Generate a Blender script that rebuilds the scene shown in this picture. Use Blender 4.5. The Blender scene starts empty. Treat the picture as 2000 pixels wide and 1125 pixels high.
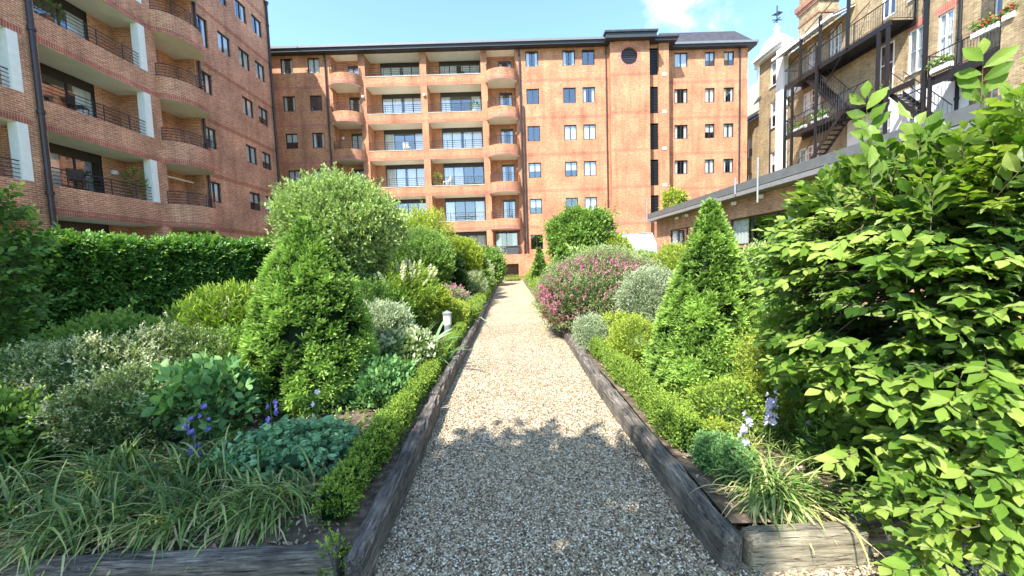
import bpy, math, random
import numpy as np
from mathutils import Vector
rad = math.radians
random.seed(7); rng = np.random.default_rng(7)
SC = bpy.context.scene; COL = SC.collection

# ------------------------------------------------------------------ camera
cam = bpy.data.cameras.new('camera'); cam.sensor_width = 36; cam.lens = 13.5
cam.clip_start = 0.05; cam.clip_end = 3000
co = bpy.data.objects.new('camera', cam); COL.objects.link(co); SC.camera = co
from mathutils import Matrix
pit, rol, yaw = rad(4.0), rad(1.9), rad(0.35)
co.matrix_world = (Matrix.Translation((0, 0, 1.4)) @ Matrix.Rotation(-yaw, 4, 'Z') @ Matrix.Rotation(rad(90) - pit, 4, 'X')
                   @ Matrix.Rotation(-rol, 4, 'Z'))
# ------------------------------------------------------------------ light
LD = Vector((0.75, 1.0, -1.6)).normalized()          # direction the sunlight travels
sun = bpy.data.lights.new('sun', 'SUN'); sun.energy = 4.0; sun.angle = rad(0.53); sun.color = (1, 0.965, 0.90)
so = bpy.data.objects.new('sun', sun); COL.objects.link(so); so.location = (-20, -25, 45)
so.rotation_euler = LD.to_track_quat('-Z', 'Y').to_euler()
SC.view_settings.view_transform = 'Standard'; SC.view_settings.look = 'None'
SC.view_settings.exposure = 1.75; SC.view_settings.gamma = 1
world = bpy.data.worlds.new('World'); SC.world = world; world.use_nodes = True
wn = world.node_tree; wn.nodes.clear()
def N(nt, t, **kw):
    n = nt.nodes.new(t)
    for k, v in kw.items(): setattr(n, k, v)
    return n
def setup_world():
    L = wn.links.new
    out = N(wn, 'ShaderNodeOutputWorld'); bg = N(wn, 'ShaderNodeBackground'); bg.inputs[1].default_value = 0.15
    sky = N(wn, 'ShaderNodeTexSky', sky_type='NISHITA', sun_disc=False)
    sky.sun_elevation = math.asin(-LD.z); sky.sun_rotation = math.atan2(-LD.x, -LD.y)
    sky.air_density = 1.0; sky.dust_density = 0.6; sky.ozone_density = 2.0; sky.altitude = 50
    tc = N(wn, 'ShaderNodeTexCoord'); sp = N(wn, 'ShaderNodeSeparateXYZ'); L(tc.outputs['Generated'], sp.inputs[0])
    mz = N(wn, 'ShaderNodeMath', operation='MAXIMUM'); mz.inputs[1].default_value = 0.06; L(sp.outputs[2], mz.inputs[0])
    az = N(wn, 'ShaderNodeMath', operation='ADD'); az.inputs[1].default_value = 0.12; L(mz.outputs[0], az.inputs[0])
    dx = N(wn, 'ShaderNodeMath', operation='DIVIDE'); dy = N(wn, 'ShaderNodeMath', operation='DIVIDE')
    L(sp.outputs[0], dx.inputs[0]); L(az.outputs[0], dx.inputs[1]); L(sp.outputs[1], dy.inputs[0]); L(az.outputs[0], dy.inputs[1])
    cb = N(wn, 'ShaderNodeCombineXYZ'); L(dx.outputs[0], cb.inputs[0]); L(dy.outputs[0], cb.inputs[1])
    no = N(wn, 'ShaderNodeTexNoise'); no.inputs['Scale'].default_value = 1.6; no.inputs['Detail'].default_value = 7
    no.inputs['Roughness'].default_value = 0.58; no.inputs['Distortion'].default_value = 0.5; L(cb.outputs[0], no.inputs['Vector'])
    # a bank of cloud towards the north-east: nearness to its direction raises the cover there
    cdir = Vector((0.32, 0.78, 0.64)).normalized()
    dt = N(wn, 'ShaderNodeVectorMath', operation='DISTANCE'); dt.inputs[1].default_value = cdir; L(tc.outputs['Generated'], dt.inputs[0])
    mr = N(wn, 'ShaderNodeMapRange'); mr.inputs[1].default_value = 0.0; mr.inputs[2].default_value = 0.27
    mr.inputs[3].default_value = 0.27; mr.inputs[4].default_value = -0.14; L(dt.outputs['Value'], mr.inputs[0])
    ad = N(wn, 'ShaderNodeMath', operation='ADD'); L(no.outputs[0], ad.inputs[0]); L(mr.outputs[0], ad.inputs[1])
    rp = N(wn, 'ShaderNodeMapRange'); rp.inputs[1].default_value = 0.50; rp.inputs[2].default_value = 0.74; rp.interpolation_type = 'SMOOTHSTEP'
    L(ad.outputs[0], rp.inputs[0])
    mx = N(wn, 'ShaderNodeMix', data_type='RGBA'); L(rp.outputs[0], mx.inputs[0]); 
    tint = N(wn, 'ShaderNodeMix', data_type='RGBA', blend_type='MULTIPLY'); tint.inputs[0].default_value = 1
    tint.inputs[7].default_value = (0.90, 1.01, 1.02, 1); L(sky.outputs[0], tint.inputs[6])
    L(tint.outputs[2], mx.inputs[6]); mx.inputs[7].default_value = (7.5, 7.7, 8.0, 1)
    L(mx.outputs[2], bg.inputs[0]); L(bg.outputs[0], out.inputs[0])
setup_world()

# ------------------------------------------------------------------ materials
def mat(name):
    m = bpy.data.materials.new(name); m.use_nodes = True; nt = m.node_tree; nt.nodes.clear()
    out = N(nt, 'ShaderNodeOutputMaterial'); b = N(nt, 'ShaderNodeBsdfPrincipled'); nt.links.new(b.outputs[0], out.inputs[0])
    return m, nt, b, out
def ramp(nt, stops):
    r = N(nt, 'ShaderNodeValToRGB'); e = r.color_ramp.elements
    while len(e) < len(stops): e.new(0.5)
    for k, (p, c) in enumerate(stops): e[k].position = p; e[k].color = (*c, 1)
    return r
def plain(name, col, rough=0.6, metal=0.0, var=0.12, scale=6.0, bump=0.0):
    m, nt, b, out = mat(name); L = nt.links.new
    tc = N(nt, 'ShaderNodeTexCoord'); no = N(nt, 'ShaderNodeTexNoise'); no.inputs['Scale'].default_value = scale
    no.inputs['Detail'].default_value = 5; L(tc.outputs['Object'], no.inputs['Vector'])
    r = ramp(nt, [(0.3, tuple(c * (1 - var) for c in col)), (0.7, tuple(min(1, c * (1 + var)) for c in col))])
    L(no.outputs[0], r.inputs[0]); L(r.outputs[0], b.inputs['Base Color'])
    b.inputs['Roughness'].default_value = rough; b.inputs['Metallic'].default_value = metal
    if bump:
        bp = N(nt, 'ShaderNodeBump'); bp.inputs['Strength'].default_value = bump; bp.inputs['Distance'].default_value = 0.01
        L(no.outputs[0], bp.inputs['Height']); L(bp.outputs[0], b.inputs['Normal'])
    return m
def brick(name, c1, c2, mortar, w=0.225, h=0.075, ms=0.010, off=0.5, vert=False, stain=0.34):
    m, nt, b, out = mat(name); L = nt.links.new
    uv = N(nt, 'ShaderNodeUVMap', uv_map='uv'); vec = uv.outputs[0]
    if vert: w, h = 0.075, 0.23
    bt = N(nt, 'ShaderNodeTexBrick', offset=0.0 if vert else off); bt.inputs['Scale'].default_value = 1
    bt.inputs['Color1'].default_value = (*c1, 1); bt.inputs['Color2'].default_value = (*c2, 1); bt.inputs['Mortar'].default_value = (*mortar, 1)
    bt.inputs['Mortar Size'].default_value = ms; bt.inputs['Mortar Smooth'].default_value = 0.2; bt.inputs['Bias'].default_value = -0.1
    bt.inputs['Brick Width'].default_value = w; bt.inputs['Row Height'].default_value = h; L(vec, bt.inputs['Vector'])
    n1 = N(nt, 'ShaderNodeTexNoise'); n1.inputs['Scale'].default_value = 0.7; n1.inputs['Detail'].default_value = 8; L(vec, n1.inputs['Vector'])
    n2 = N(nt, 'ShaderNodeTexNoise'); n2.inputs['Scale'].default_value = 9; n2.inputs['Detail'].default_value = 3
    mp = N(nt, 'ShaderNodeMapping'); mp.inputs['Scale'].default_value = (0.5, 1.6, 1); L(vec, mp.inputs[0]); L(mp.outputs[0], n2.inputs['Vector'])
    r1 = ramp(nt, [(0.3, (1 - stain,) * 3), (0.7, (1 + stain * 0.5,) * 3)]); L(n1.outputs[0], r1.inputs[0])
    r2 = ramp(nt, [(0.3, (0.72, 0.70, 0.68)), (0.7, (1.22, 1.24, 1.26))]); L(n2.outputs[0], r2.inputs[0])
    ma = N(nt, 'ShaderNodeMix', data_type='RGBA', blend_type='MULTIPLY'); ma.inputs[0].default_value = 1
    mb = N(nt, 'ShaderNodeMix', data_type='RGBA', blend_type='MULTIPLY'); mb.inputs[0].default_value = 1
    L(bt.outputs[0], ma.inputs[6]); L(r1.outputs[0], ma.inputs[7]); L(ma.outputs[2], mb.inputs[6]); L(r2.outputs[0], mb.inputs[7])
    n3 = N(nt, 'ShaderNodeTexNoise'); n3.inputs['Scale'].default_value = 1; n3.inputs['Detail'].default_value = 5; mp3 = N(nt, 'ShaderNodeMapping'); mp3.inputs['Scale'].default_value = (2.6, 0.22, 1); L(vec, mp3.inputs[0]); L(mp3.outputs[0], n3.inputs['Vector'])
    r3 = ramp(nt, [(0.32, (0.74, 0.72, 0.71)), (0.52, (1.0, 1.0, 1.0)), (0.72, (1.1, 1.12, 1.16))]); L(n3.outputs[0], r3.inputs[0])
    mc = N(nt, 'ShaderNodeMix', data_type='RGBA', blend_type='MULTIPLY'); mc.inputs[0].default_value = 0.8; L(mb.outputs[2], mc.inputs[6]); L(r3.outputs[0], mc.inputs[7])
    L(mc.outputs[2], b.inputs['Base Color']); b.inputs['Roughness'].default_value = 0.85
    bp = N(nt, 'ShaderNodeBump', invert=True); bp.inputs['Strength'].default_value = 0.6; bp.inputs['Distance'].default_value = 0.006
    L(bt.outputs['Fac'], bp.inputs['Height']); L(bp.outputs[0], b.inputs['Normal'])
    return m
def leafmat(name, cols, trans=0.3, rough=0.45, veins=0.0, spec=0.4):
    """cols: dark to light along the tint attribute, which also carries painted depth shading"""
    m, nt, b, out = mat(name); L = nt.links.new
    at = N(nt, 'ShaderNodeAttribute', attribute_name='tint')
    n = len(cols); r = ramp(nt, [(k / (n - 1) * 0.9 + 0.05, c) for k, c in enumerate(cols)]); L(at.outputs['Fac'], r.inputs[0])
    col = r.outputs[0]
    if veins:
        uv = N(nt, 'ShaderNodeUVMap', uv_map='uv'); sp = N(nt, 'ShaderNodeSeparateXYZ'); L(uv.outputs[0], sp.inputs[0])
        ab = N(nt, 'ShaderNodeMath', operation='ABSOLUTE'); L(sp.outputs[0], ab.inputs[0])
        m1 = N(nt, 'ShaderNodeMath', operation='MULTIPLY_ADD'); m1.inputs[1].default_value = -0.55; L(ab.outputs[0], m1.inputs[0]); L(sp.outputs[1], m1.inputs[2])
        m2 = N(nt, 'ShaderNodeMath', operation='MULTIPLY'); m2.inputs[1].default_value = 68.0; L(m1.outputs[0], m2.inputs[0])
        sn = N(nt, 'ShaderNodeMath', operation='SINE'); L(m2.outputs[0], sn.inputs[0])
        rr = ramp(nt, [(0.0, (0.82,) * 3), (0.9, (1.08,) * 3)]); L(sn.outputs[0], rr.inputs[0])
        mm = N(nt, 'ShaderNodeMix', data_type='RGBA', blend_type='MULTIPLY'); mm.inputs[0].default_value = 1
        L(col, mm.inputs[6]); L(rr.outputs[0], mm.inputs[7]); col = mm.outputs[2]
        bp = N(nt, 'ShaderNodeBump'); bp.inputs['Strength'].default_value = veins; bp.inputs['Distance'].default_value = 0.002
        L(sn.outputs[0], bp.inputs['Height']); L(bp.outputs[0], b.inputs['Normal'])
    L(col, b.inputs['Base Color']); b.inputs['Roughness'].default_value = rough; b.inputs['Specular IOR Level'].default_value = spec
    if trans:
        t = N(nt, 'ShaderNodeBsdfTranslucent'); br = N(nt, 'ShaderNodeMix', data_type='RGBA', blend_type='MULTIPLY'); br.inputs[0].default_value = 1
        L(col, br.inputs[6]); br.inputs[7].default_value = (1.35, 1.5, 0.55, 1); L(br.outputs[2], t.inputs[0])
        ms = N(nt, 'ShaderNodeMixShader'); ms.inputs[0].default_value = trans; L(b.outputs[0], ms.inputs[1]); L(t.outputs[0], ms.inputs[2])
        L(ms.outputs[0], out.inputs[0])
    return m
M = {}
M['brick_main'] = brick('orange_brick', (0.54, 0.20, 0.088), (0.42, 0.135, 0.060), (0.56, 0.36, 0.22))
M['brick_left'] = brick('red_orange_brick', (0.60, 0.235, 0.12), (0.44, 0.145, 0.075), (0.74, 0.53, 0.38))
M['soldier'] = brick('red_soldier_course', (0.50, 0.13, 0.085), (0.40, 0.095, 0.06), (0.58, 0.36, 0.27), vert=True)
M['band'] = brick('faint_red_band', (0.47, 0.14, 0.07), (0.40, 0.11, 0.055), (0.50, 0.30, 0.19))
M['brick_yellow'] = brick('yellow_stock_brick', (0.44, 0.31, 0.15), (0.27, 0.18, 0.085), (0.46, 0.38, 0.26), stain=0.35)
M['brick_pav'] = brick('buff_brick', (0.52, 0.27, 0.15), (0.42, 0.19, 0.10), (0.55, 0.40, 0.28))
M['brick_red'] = brick('red_brick', (0.40, 0.13, 0.07), (0.30, 0.085, 0.045), (0.48, 0.36, 0.26))
M['cream'] = plain('cream_render', (0.78, 0.73, 0.62), 0.8, var=0.06, scale=2)
M['white'] = plain('white_paint', (0.80, 0.79, 0.76), 0.5, var=0.05)
M['dark'] = plain('dark_interior', (0.02, 0.02, 0.022), 0.9)
M['roomwall'] = plain('room_wall', (0.10, 0.09, 0.08), 0.9)
M['bronze'] = plain('dark_bronze_frame', (0.022, 0.017, 0.015), 0.35)
M['rail'] = plain('dark_iron_rail', (0.06, 0.048, 0.052), 0.3, metal=0.4)
M['iron'] = plain('black_iron', (0.018, 0.018, 0.020), 0.4, metal=0.2)
M['fascia'] = plain('blue_black_fascia', (0.030, 0.033, 0.042), 0.5)
M['slate'] = plain('slate_roof', (0.035, 0.034, 0.042), 0.75, var=0.3, scale=3)
M['zinc'] = plain('grey_metal', (0.36, 0.37, 0.38), 0.4, metal=0.5)
M['gutter'] = plain('gutter_grey', (0.16, 0.165, 0.18), 0.45)
M['roofgrey'] = plain('grey_membrane', (0.12, 0.125, 0.125), 0.55)
M['whiteroof'] = plain('white_lead', (0.72, 0.73, 0.74), 0.5)
M['roofglass'] = plain('frosted_roof_glass', (0.26, 0.31, 0.35), 0.15, var=0.08)
M['stone'] = plain('pale_stone', (0.50, 0.46, 0.38), 0.8, var=0.12)
M['oldslate'] = plain('pale_old_slate', (0.33, 0.31, 0.27), 0.8, var=0.25, scale=5)
M['pipe'] = plain('dark_brown_pipe', (0.035, 0.022, 0.024), 0.35)
M['curtain'] = plain('net_curtain', (0.62, 0.63, 0.62), 0.9, var=0.05)
M['bark'] = plain('bark', (0.10, 0.075, 0.05), 0.9, var=0.35, scale=14, bump=0.8)
M['stem'] = plain('green_stem', (0.10, 0.13, 0.04), 0.6)
M['doorbrown'] = plain('brown_door', (0.10, 0.045, 0.025), 0.5)
def glass():
    m, nt, b, out = mat('window_glass'); L = nt.links.new; nt.nodes.remove(b)
    tr = N(nt, 'ShaderNodeBsdfTransparent'); tr.inputs[0].default_value = (0.93, 0.96, 0.96, 1)
    gl = N(nt, 'ShaderNodeBsdfGlossy'); gl.inputs['Roughness'].default_value = 0.03; gl.inputs[0].default_value = (0.92, 0.95, 1, 1)
    lw_ = N(nt, 'ShaderNodeLayerWeight'); lw_.inputs[0].default_value = 0.5; fr = N(nt, 'ShaderNodeMath', operation='POWER'); fr.inputs[1].default_value = 3.0; L(lw_.outputs['Facing'], fr.inputs[0])
    ad = N(nt, 'ShaderNodeMath', operation='MULTIPLY_ADD'); ad.inputs[1].default_value = 0.75; ad.inputs[2].default_value = 0.19; L(fr.outputs[0], ad.inputs[0])
    ms = N(nt, 'ShaderNodeMixShader'); L(ad.outputs[0], ms.inputs[0]); L(tr.outputs[0], ms.inputs[1]); L(gl.outputs[0], ms.inputs[2])
    L(ms.outputs[0], out.inputs[0]); return m
M['glass'] = glass()
def wood(name, stops, dark=0.45):
    m, nt, b, out = mat(name); L = nt.links.new
    tc = N(nt, 'ShaderNodeTexCoord'); oi = N(nt, 'ShaderNodeObjectInfo'); av = N(nt, 'ShaderNodeVectorMath', operation='ADD'); sv = N(nt, 'ShaderNodeVectorMath', operation='SCALE'); sv.inputs[3].default_value = 9
    cx_ = N(nt, 'ShaderNodeCombineXYZ'); L(oi.outputs['Random'], cx_.inputs[0]); L(oi.outputs['Random'], cx_.inputs[2]); L(cx_.outputs[0], sv.inputs[0]); L(tc.outputs['Object'], av.inputs[0]); L(sv.outputs[0], av.inputs[1])
    def nz(scale, sc, det, ro, di=0.0):
        mp = N(nt, 'ShaderNodeMapping'); mp.inputs['Scale'].default_value = scale; L(av.outputs[0], mp.inputs[0]); n = N(nt, 'ShaderNodeTexNoise')
        n.inputs['Scale'].default_value = sc; n.inputs['Detail'].default_value = det; n.inputs['Roughness'].default_value = ro; n.inputs['Distortion'].default_value = di; L(mp.outputs[0], n.inputs['Vector']); return n
    n1 = nz((2.2, 26, 26), 3.0, 10, 0.75, 0.3); n2 = nz((1, 1, 1), 4.5, 6, 0.6); n3 = nz((1.1, 30, 30), 1.6, 2, 0.5, 0.6)
    r1 = ramp(nt, stops); L(n1.outputs[0], r1.inputs[0])
    r2 = ramp(nt, [(0.38, (dark,) * 3), (0.62, (1.2, 1.17, 1.12))]); L(n2.outputs[0], r2.inputs[0])
    r3 = ramp(nt, [(0.485, (1, 1, 1)), (0.497, (0.12, 0.10, 0.09)), (0.503, (0.12, 0.10, 0.09)), (0.515, (1, 1, 1))]); L(n3.outputs[0], r3.inputs[0])
    mm = N(nt, 'ShaderNodeMix', data_type='RGBA', blend_type='MULTIPLY'); mm.inputs[0].default_value = 1; L(r1.outputs[0], mm.inputs[6]); L(r2.outputs[0], mm.inputs[7])
    m2 = N(nt, 'ShaderNodeMix', data_type='RGBA', blend_type='MULTIPLY'); m2.inputs[0].default_value = 1; L(mm.outputs[2], m2.inputs[6]); L(r3.outputs[0], m2.inputs[7])
    L(m2.outputs[2], b.inputs['Base Color']); b.inputs['Roughness'].default_value = 0.8
    ad = N(nt, 'ShaderNodeMath', operation='MULTIPLY'); L(n1.outputs[0], ad.inputs[0]); L(r3.outputs[0], ad.inputs[1])
    bp = N(nt, 'ShaderNodeBump'); bp.inputs['Strength'].default_value = 1.0; bp.inputs['Distance'].default_value = 0.009; L(ad.outputs[0], bp.inputs['Height']); L(bp.outputs[0], b.inputs['Normal'])
    return m
M['woodpale'] = wood('pale_sleeper_wood', [(0.3, (0.10, 0.085, 0.05)), (0.5, (0.26, 0.22, 0.15)), (0.7, (0.42, 0.37, 0.26))], 0.6)
M['wood'] = wood('weathered_sleeper_wood', [(0.30, (0.020, 0.018, 0.016)), (0.44, (0.095, 0.08, 0.066)), (0.57, (0.22, 0.19, 0.155)), (0.70, (0.48, 0.43, 0.36))])

PEB = [(0.0, (0.04, 0.030, 0.024)), (0.25, (0.15, 0.105, 0.065)), (0.5, (0.36, 0.27, 0.16)), (0.75, (0.52, 0.43, 0.28)), (1.0, (0.85, 0.79, 0.67))]
def gravel():
    m, nt, b, out = mat('gravel'); L = nt.links.new
    tc = N(nt, 'ShaderNodeTexCoord')
    v = N(nt, 'ShaderNodeTexVoronoi'); v.inputs['Scale'].default_value = 92; L(tc.outputs['Object'], v.inputs['Vector'])
    v2 = N(nt, 'ShaderNodeTexVoronoi'); v2.inputs['Scale'].default_value = 38; L(tc.outputs['Object'], v2.inputs['Vector'])
    s1 = N(nt, 'ShaderNodeSeparateColor'); L(v.outputs['Color'], s1.inputs[0]); s2 = N(nt, 'ShaderNodeSeparateColor'); L(v2.outputs['Color'], s2.inputs[0])
    mx = N(nt, 'ShaderNodeMix', data_type='FLOAT'); mx.inputs[0].default_value = 0.3; L(s1.outputs[0], mx.inputs[2]); L(s2.outputs[0], mx.inputs[3])
    r = ramp(nt, PEB); L(mx.outputs[0], r.inputs[0])
    no = N(nt, 'ShaderNodeTexNoise'); no.inputs['Scale'].default_value = 1.1; no.inputs['Detail'].default_value = 6; L(tc.outputs['Object'], no.inputs['Vector'])
    r2 = ramp(nt, [(0.3, (0.82, 0.80, 0.78)), (0.7, (1.12, 1.10, 1.06))]); L(no.outputs[0], r2.inputs[0])
    mm = N(nt, 'ShaderNodeMix', data_type='RGBA', blend_type='MULTIPLY'); mm.inputs[0].default_value = 1; L(r.outputs[0], mm.inputs[6]); L(r2.outputs[0], mm.inputs[7])
    L(mm.outputs[2], b.inputs['Base Color']); b.inputs['Roughness'].default_value = 0.75
    bp = N(nt, 'ShaderNodeBump', invert=True); bp.inputs['Strength'].default_value = 0.8; bp.inputs['Distance'].default_value = 0.008; L(v.outputs['Distance'], bp.inputs['Height']); L(bp.outputs[0], b.inputs['Normal'])
    return m
M['gravel'] = gravel()
def pebblemat():
    m, nt, b, out = mat('pebble'); L = nt.links.new
    at = N(nt, 'ShaderNodeAttribute', attribute_name='tint'); r = ramp(nt, PEB); L(at.outputs['Fac'], r.inputs[0]); L(r.outputs[0], b.inputs['Base Color'])
    b.inputs['Roughness'].default_value = 0.6; return m
M['pebble'] = pebblemat()
def ground_mat(name, stops, scale, bump=0.5):
    m, nt, b, out = mat(name); L = nt.links.new
    tc = N(nt, 'ShaderNodeTexCoord'); no = N(nt, 'ShaderNodeTexNoise'); no.inputs['Scale'].default_value = scale; no.inputs['Detail'].default_value = 10
    no.inputs['Roughness'].default_value = 0.7; L(tc.outputs['Object'], no.inputs['Vector']); r = ramp(nt, stops); L(no.outputs[0], r.inputs[0]); L(r.outputs[0], b.inputs['Base Color'])
    b.inputs['Roughness'].default_value = 0.95
    bp = N(nt, 'ShaderNodeBump'); bp.inputs['Strength'].default_value = bump; bp.inputs['Distance'].default_value = 0.03; L(no.outputs[0], bp.inputs['Height']); L(bp.outputs[0], b.inputs['Normal'])
    return m
M['soil'] = ground_mat('soil', [(0.3, (0.035, 0.025, 0.016)), (0.5, (0.09, 0.065, 0.04)), (0.68, (0.24, 0.18, 0.12))], 14)
M['lawn'] = ground_mat('lawn', [(0.3, (0.09, 0.13, 0.035)), (0.6, (0.17, 0.21, 0.07)), (0.8, (0.30, 0.28, 0.13))], 5)
M['paving'] = ground_mat('paving', [(0.3, (0.26, 0.24, 0.21)), (0.7, (0.40, 0.37, 0.33))], 3, 0.2)
# leaves
M['hornbeam'] = leafmat('hornbeam_leaf', [(0.025, 0.065, 0.010), (0.07, 0.16, 0.016), (0.20, 0.33, 0.04), (0.40, 0.50, 0.11)], 0.28, 0.36, veins=0.7)  # dark stops follow shaded leaves, light stops sunlit ones
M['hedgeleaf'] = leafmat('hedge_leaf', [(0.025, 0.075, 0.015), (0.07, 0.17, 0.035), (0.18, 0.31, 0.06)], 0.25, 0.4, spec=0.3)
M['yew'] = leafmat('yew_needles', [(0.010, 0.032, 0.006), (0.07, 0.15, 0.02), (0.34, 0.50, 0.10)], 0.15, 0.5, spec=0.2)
M['yewdark'] = leafmat('dark_needles_core_shade', [(0.006, 0.015, 0.006), (0.025, 0.06, 0.015), (0.07, 0.13, 0.03)], 0.1, 0.6, spec=0.1)  # also colours yew and hedge cores, where the dark stands for inner shade
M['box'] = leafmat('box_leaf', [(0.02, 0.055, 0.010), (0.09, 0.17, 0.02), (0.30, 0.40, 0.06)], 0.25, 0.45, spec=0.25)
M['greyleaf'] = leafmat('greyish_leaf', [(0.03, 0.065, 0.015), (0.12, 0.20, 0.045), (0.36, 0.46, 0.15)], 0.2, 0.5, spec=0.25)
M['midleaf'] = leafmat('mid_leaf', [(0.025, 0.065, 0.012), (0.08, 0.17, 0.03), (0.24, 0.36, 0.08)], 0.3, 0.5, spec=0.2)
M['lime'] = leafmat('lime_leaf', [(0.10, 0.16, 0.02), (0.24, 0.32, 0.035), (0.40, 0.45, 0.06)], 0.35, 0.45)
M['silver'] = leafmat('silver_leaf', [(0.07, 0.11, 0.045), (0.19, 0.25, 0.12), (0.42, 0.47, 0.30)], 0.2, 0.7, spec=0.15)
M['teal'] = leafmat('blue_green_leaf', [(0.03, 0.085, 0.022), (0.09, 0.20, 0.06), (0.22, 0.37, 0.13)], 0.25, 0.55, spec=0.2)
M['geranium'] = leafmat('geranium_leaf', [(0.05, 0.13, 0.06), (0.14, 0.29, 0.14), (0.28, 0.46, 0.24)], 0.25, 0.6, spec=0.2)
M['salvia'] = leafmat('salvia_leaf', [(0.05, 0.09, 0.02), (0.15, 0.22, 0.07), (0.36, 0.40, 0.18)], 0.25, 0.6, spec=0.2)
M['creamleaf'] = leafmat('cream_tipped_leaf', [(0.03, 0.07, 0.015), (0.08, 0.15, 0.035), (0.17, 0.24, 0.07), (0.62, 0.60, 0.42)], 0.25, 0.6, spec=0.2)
M['blade'] = leafmat('sedge_blade', [(0.025, 0.06, 0.012), (0.10, 0.18, 0.035), (0.30, 0.35, 0.11), (0.55, 0.46, 0.24)], 0.2, 0.4, spec=0.3)
M['iris'] = leafmat('iris_blade', [(0.10, 0.20, 0.08), (0.20, 0.33, 0.15), (0.36, 0.47, 0.26)], 0.25, 0.45)
M['purple'] = leafmat('purple_petal', [(0.10, 0.07, 0.42), (0.20, 0.14, 0.62), (0.36, 0.28, 0.78)], 0.3, 0.5)
M['lilac'] = leafmat('lilac_petal', [(0.35, 0.30, 0.60), (0.52, 0.46, 0.75), (0.68, 0.64, 0.85)], 0.3, 0.5)
M['pink'] = leafmat('magenta_petal', [(0.36, 0.05, 0.16), (0.55, 0.14, 0.29), (0.70, 0.32, 0.48)], 0.3, 0.5)
M['red'] = leafmat('red_petal', [(0.35, 0.01, 0.015), (0.55, 0.03, 0.03), (0.60, 0.08, 0.08)], 0.2, 0.5)
M['plume'] = leafmat('cream_plume', [(0.45, 0.42, 0.28), (0.62, 0.59, 0.43), (0.75, 0.73, 0.58)], 0.3, 0.7)
M['litter'] = leafmat('dry_leaf', [(0.10, 0.06, 0.03), (0.24, 0.16, 0.09), (0.42, 0.33, 0.22)], 0.1, 0.8)

# ------------------------------------------------------------------ tagging and mesh building
def tag(o, label=None, cat=None, group=None, kind=None):
    if label: o['label'] = label
    if cat: o['category'] = cat
    if group: o['group'] = group
    if kind: o['kind'] = kind
    return o
def empty(name, loc=(0, 0, 0), rz=0, label=None, cat=None, group=None):
    o = bpy.data.objects.new(name, None); COL.objects.link(o); o.location = loc; o.rotation_euler = (0, 0, rz); o.empty_display_size = 0.2
    return tag(o, label, cat, group)
def link(name, me, parent=None, loc=(0, 0, 0), rz=0):
    o = bpy.data.objects.new(name, me); COL.objects.link(o); o.location = loc; o.rotation_euler = (0, 0, rz)
    if parent: o.parent = parent
    return o
def copy_tree(o, parent=None, loc=None, rz=None):
    c = o.copy(); COL.objects.link(c)
    if parent: c.parent = parent
    if loc is not None: c.location = loc
    if rz is not None: c.rotation_euler = (0, 0, rz)
    for ch in [x for x in SC.objects if x.parent == o]: copy_tree(ch, c)
    return c
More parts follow.
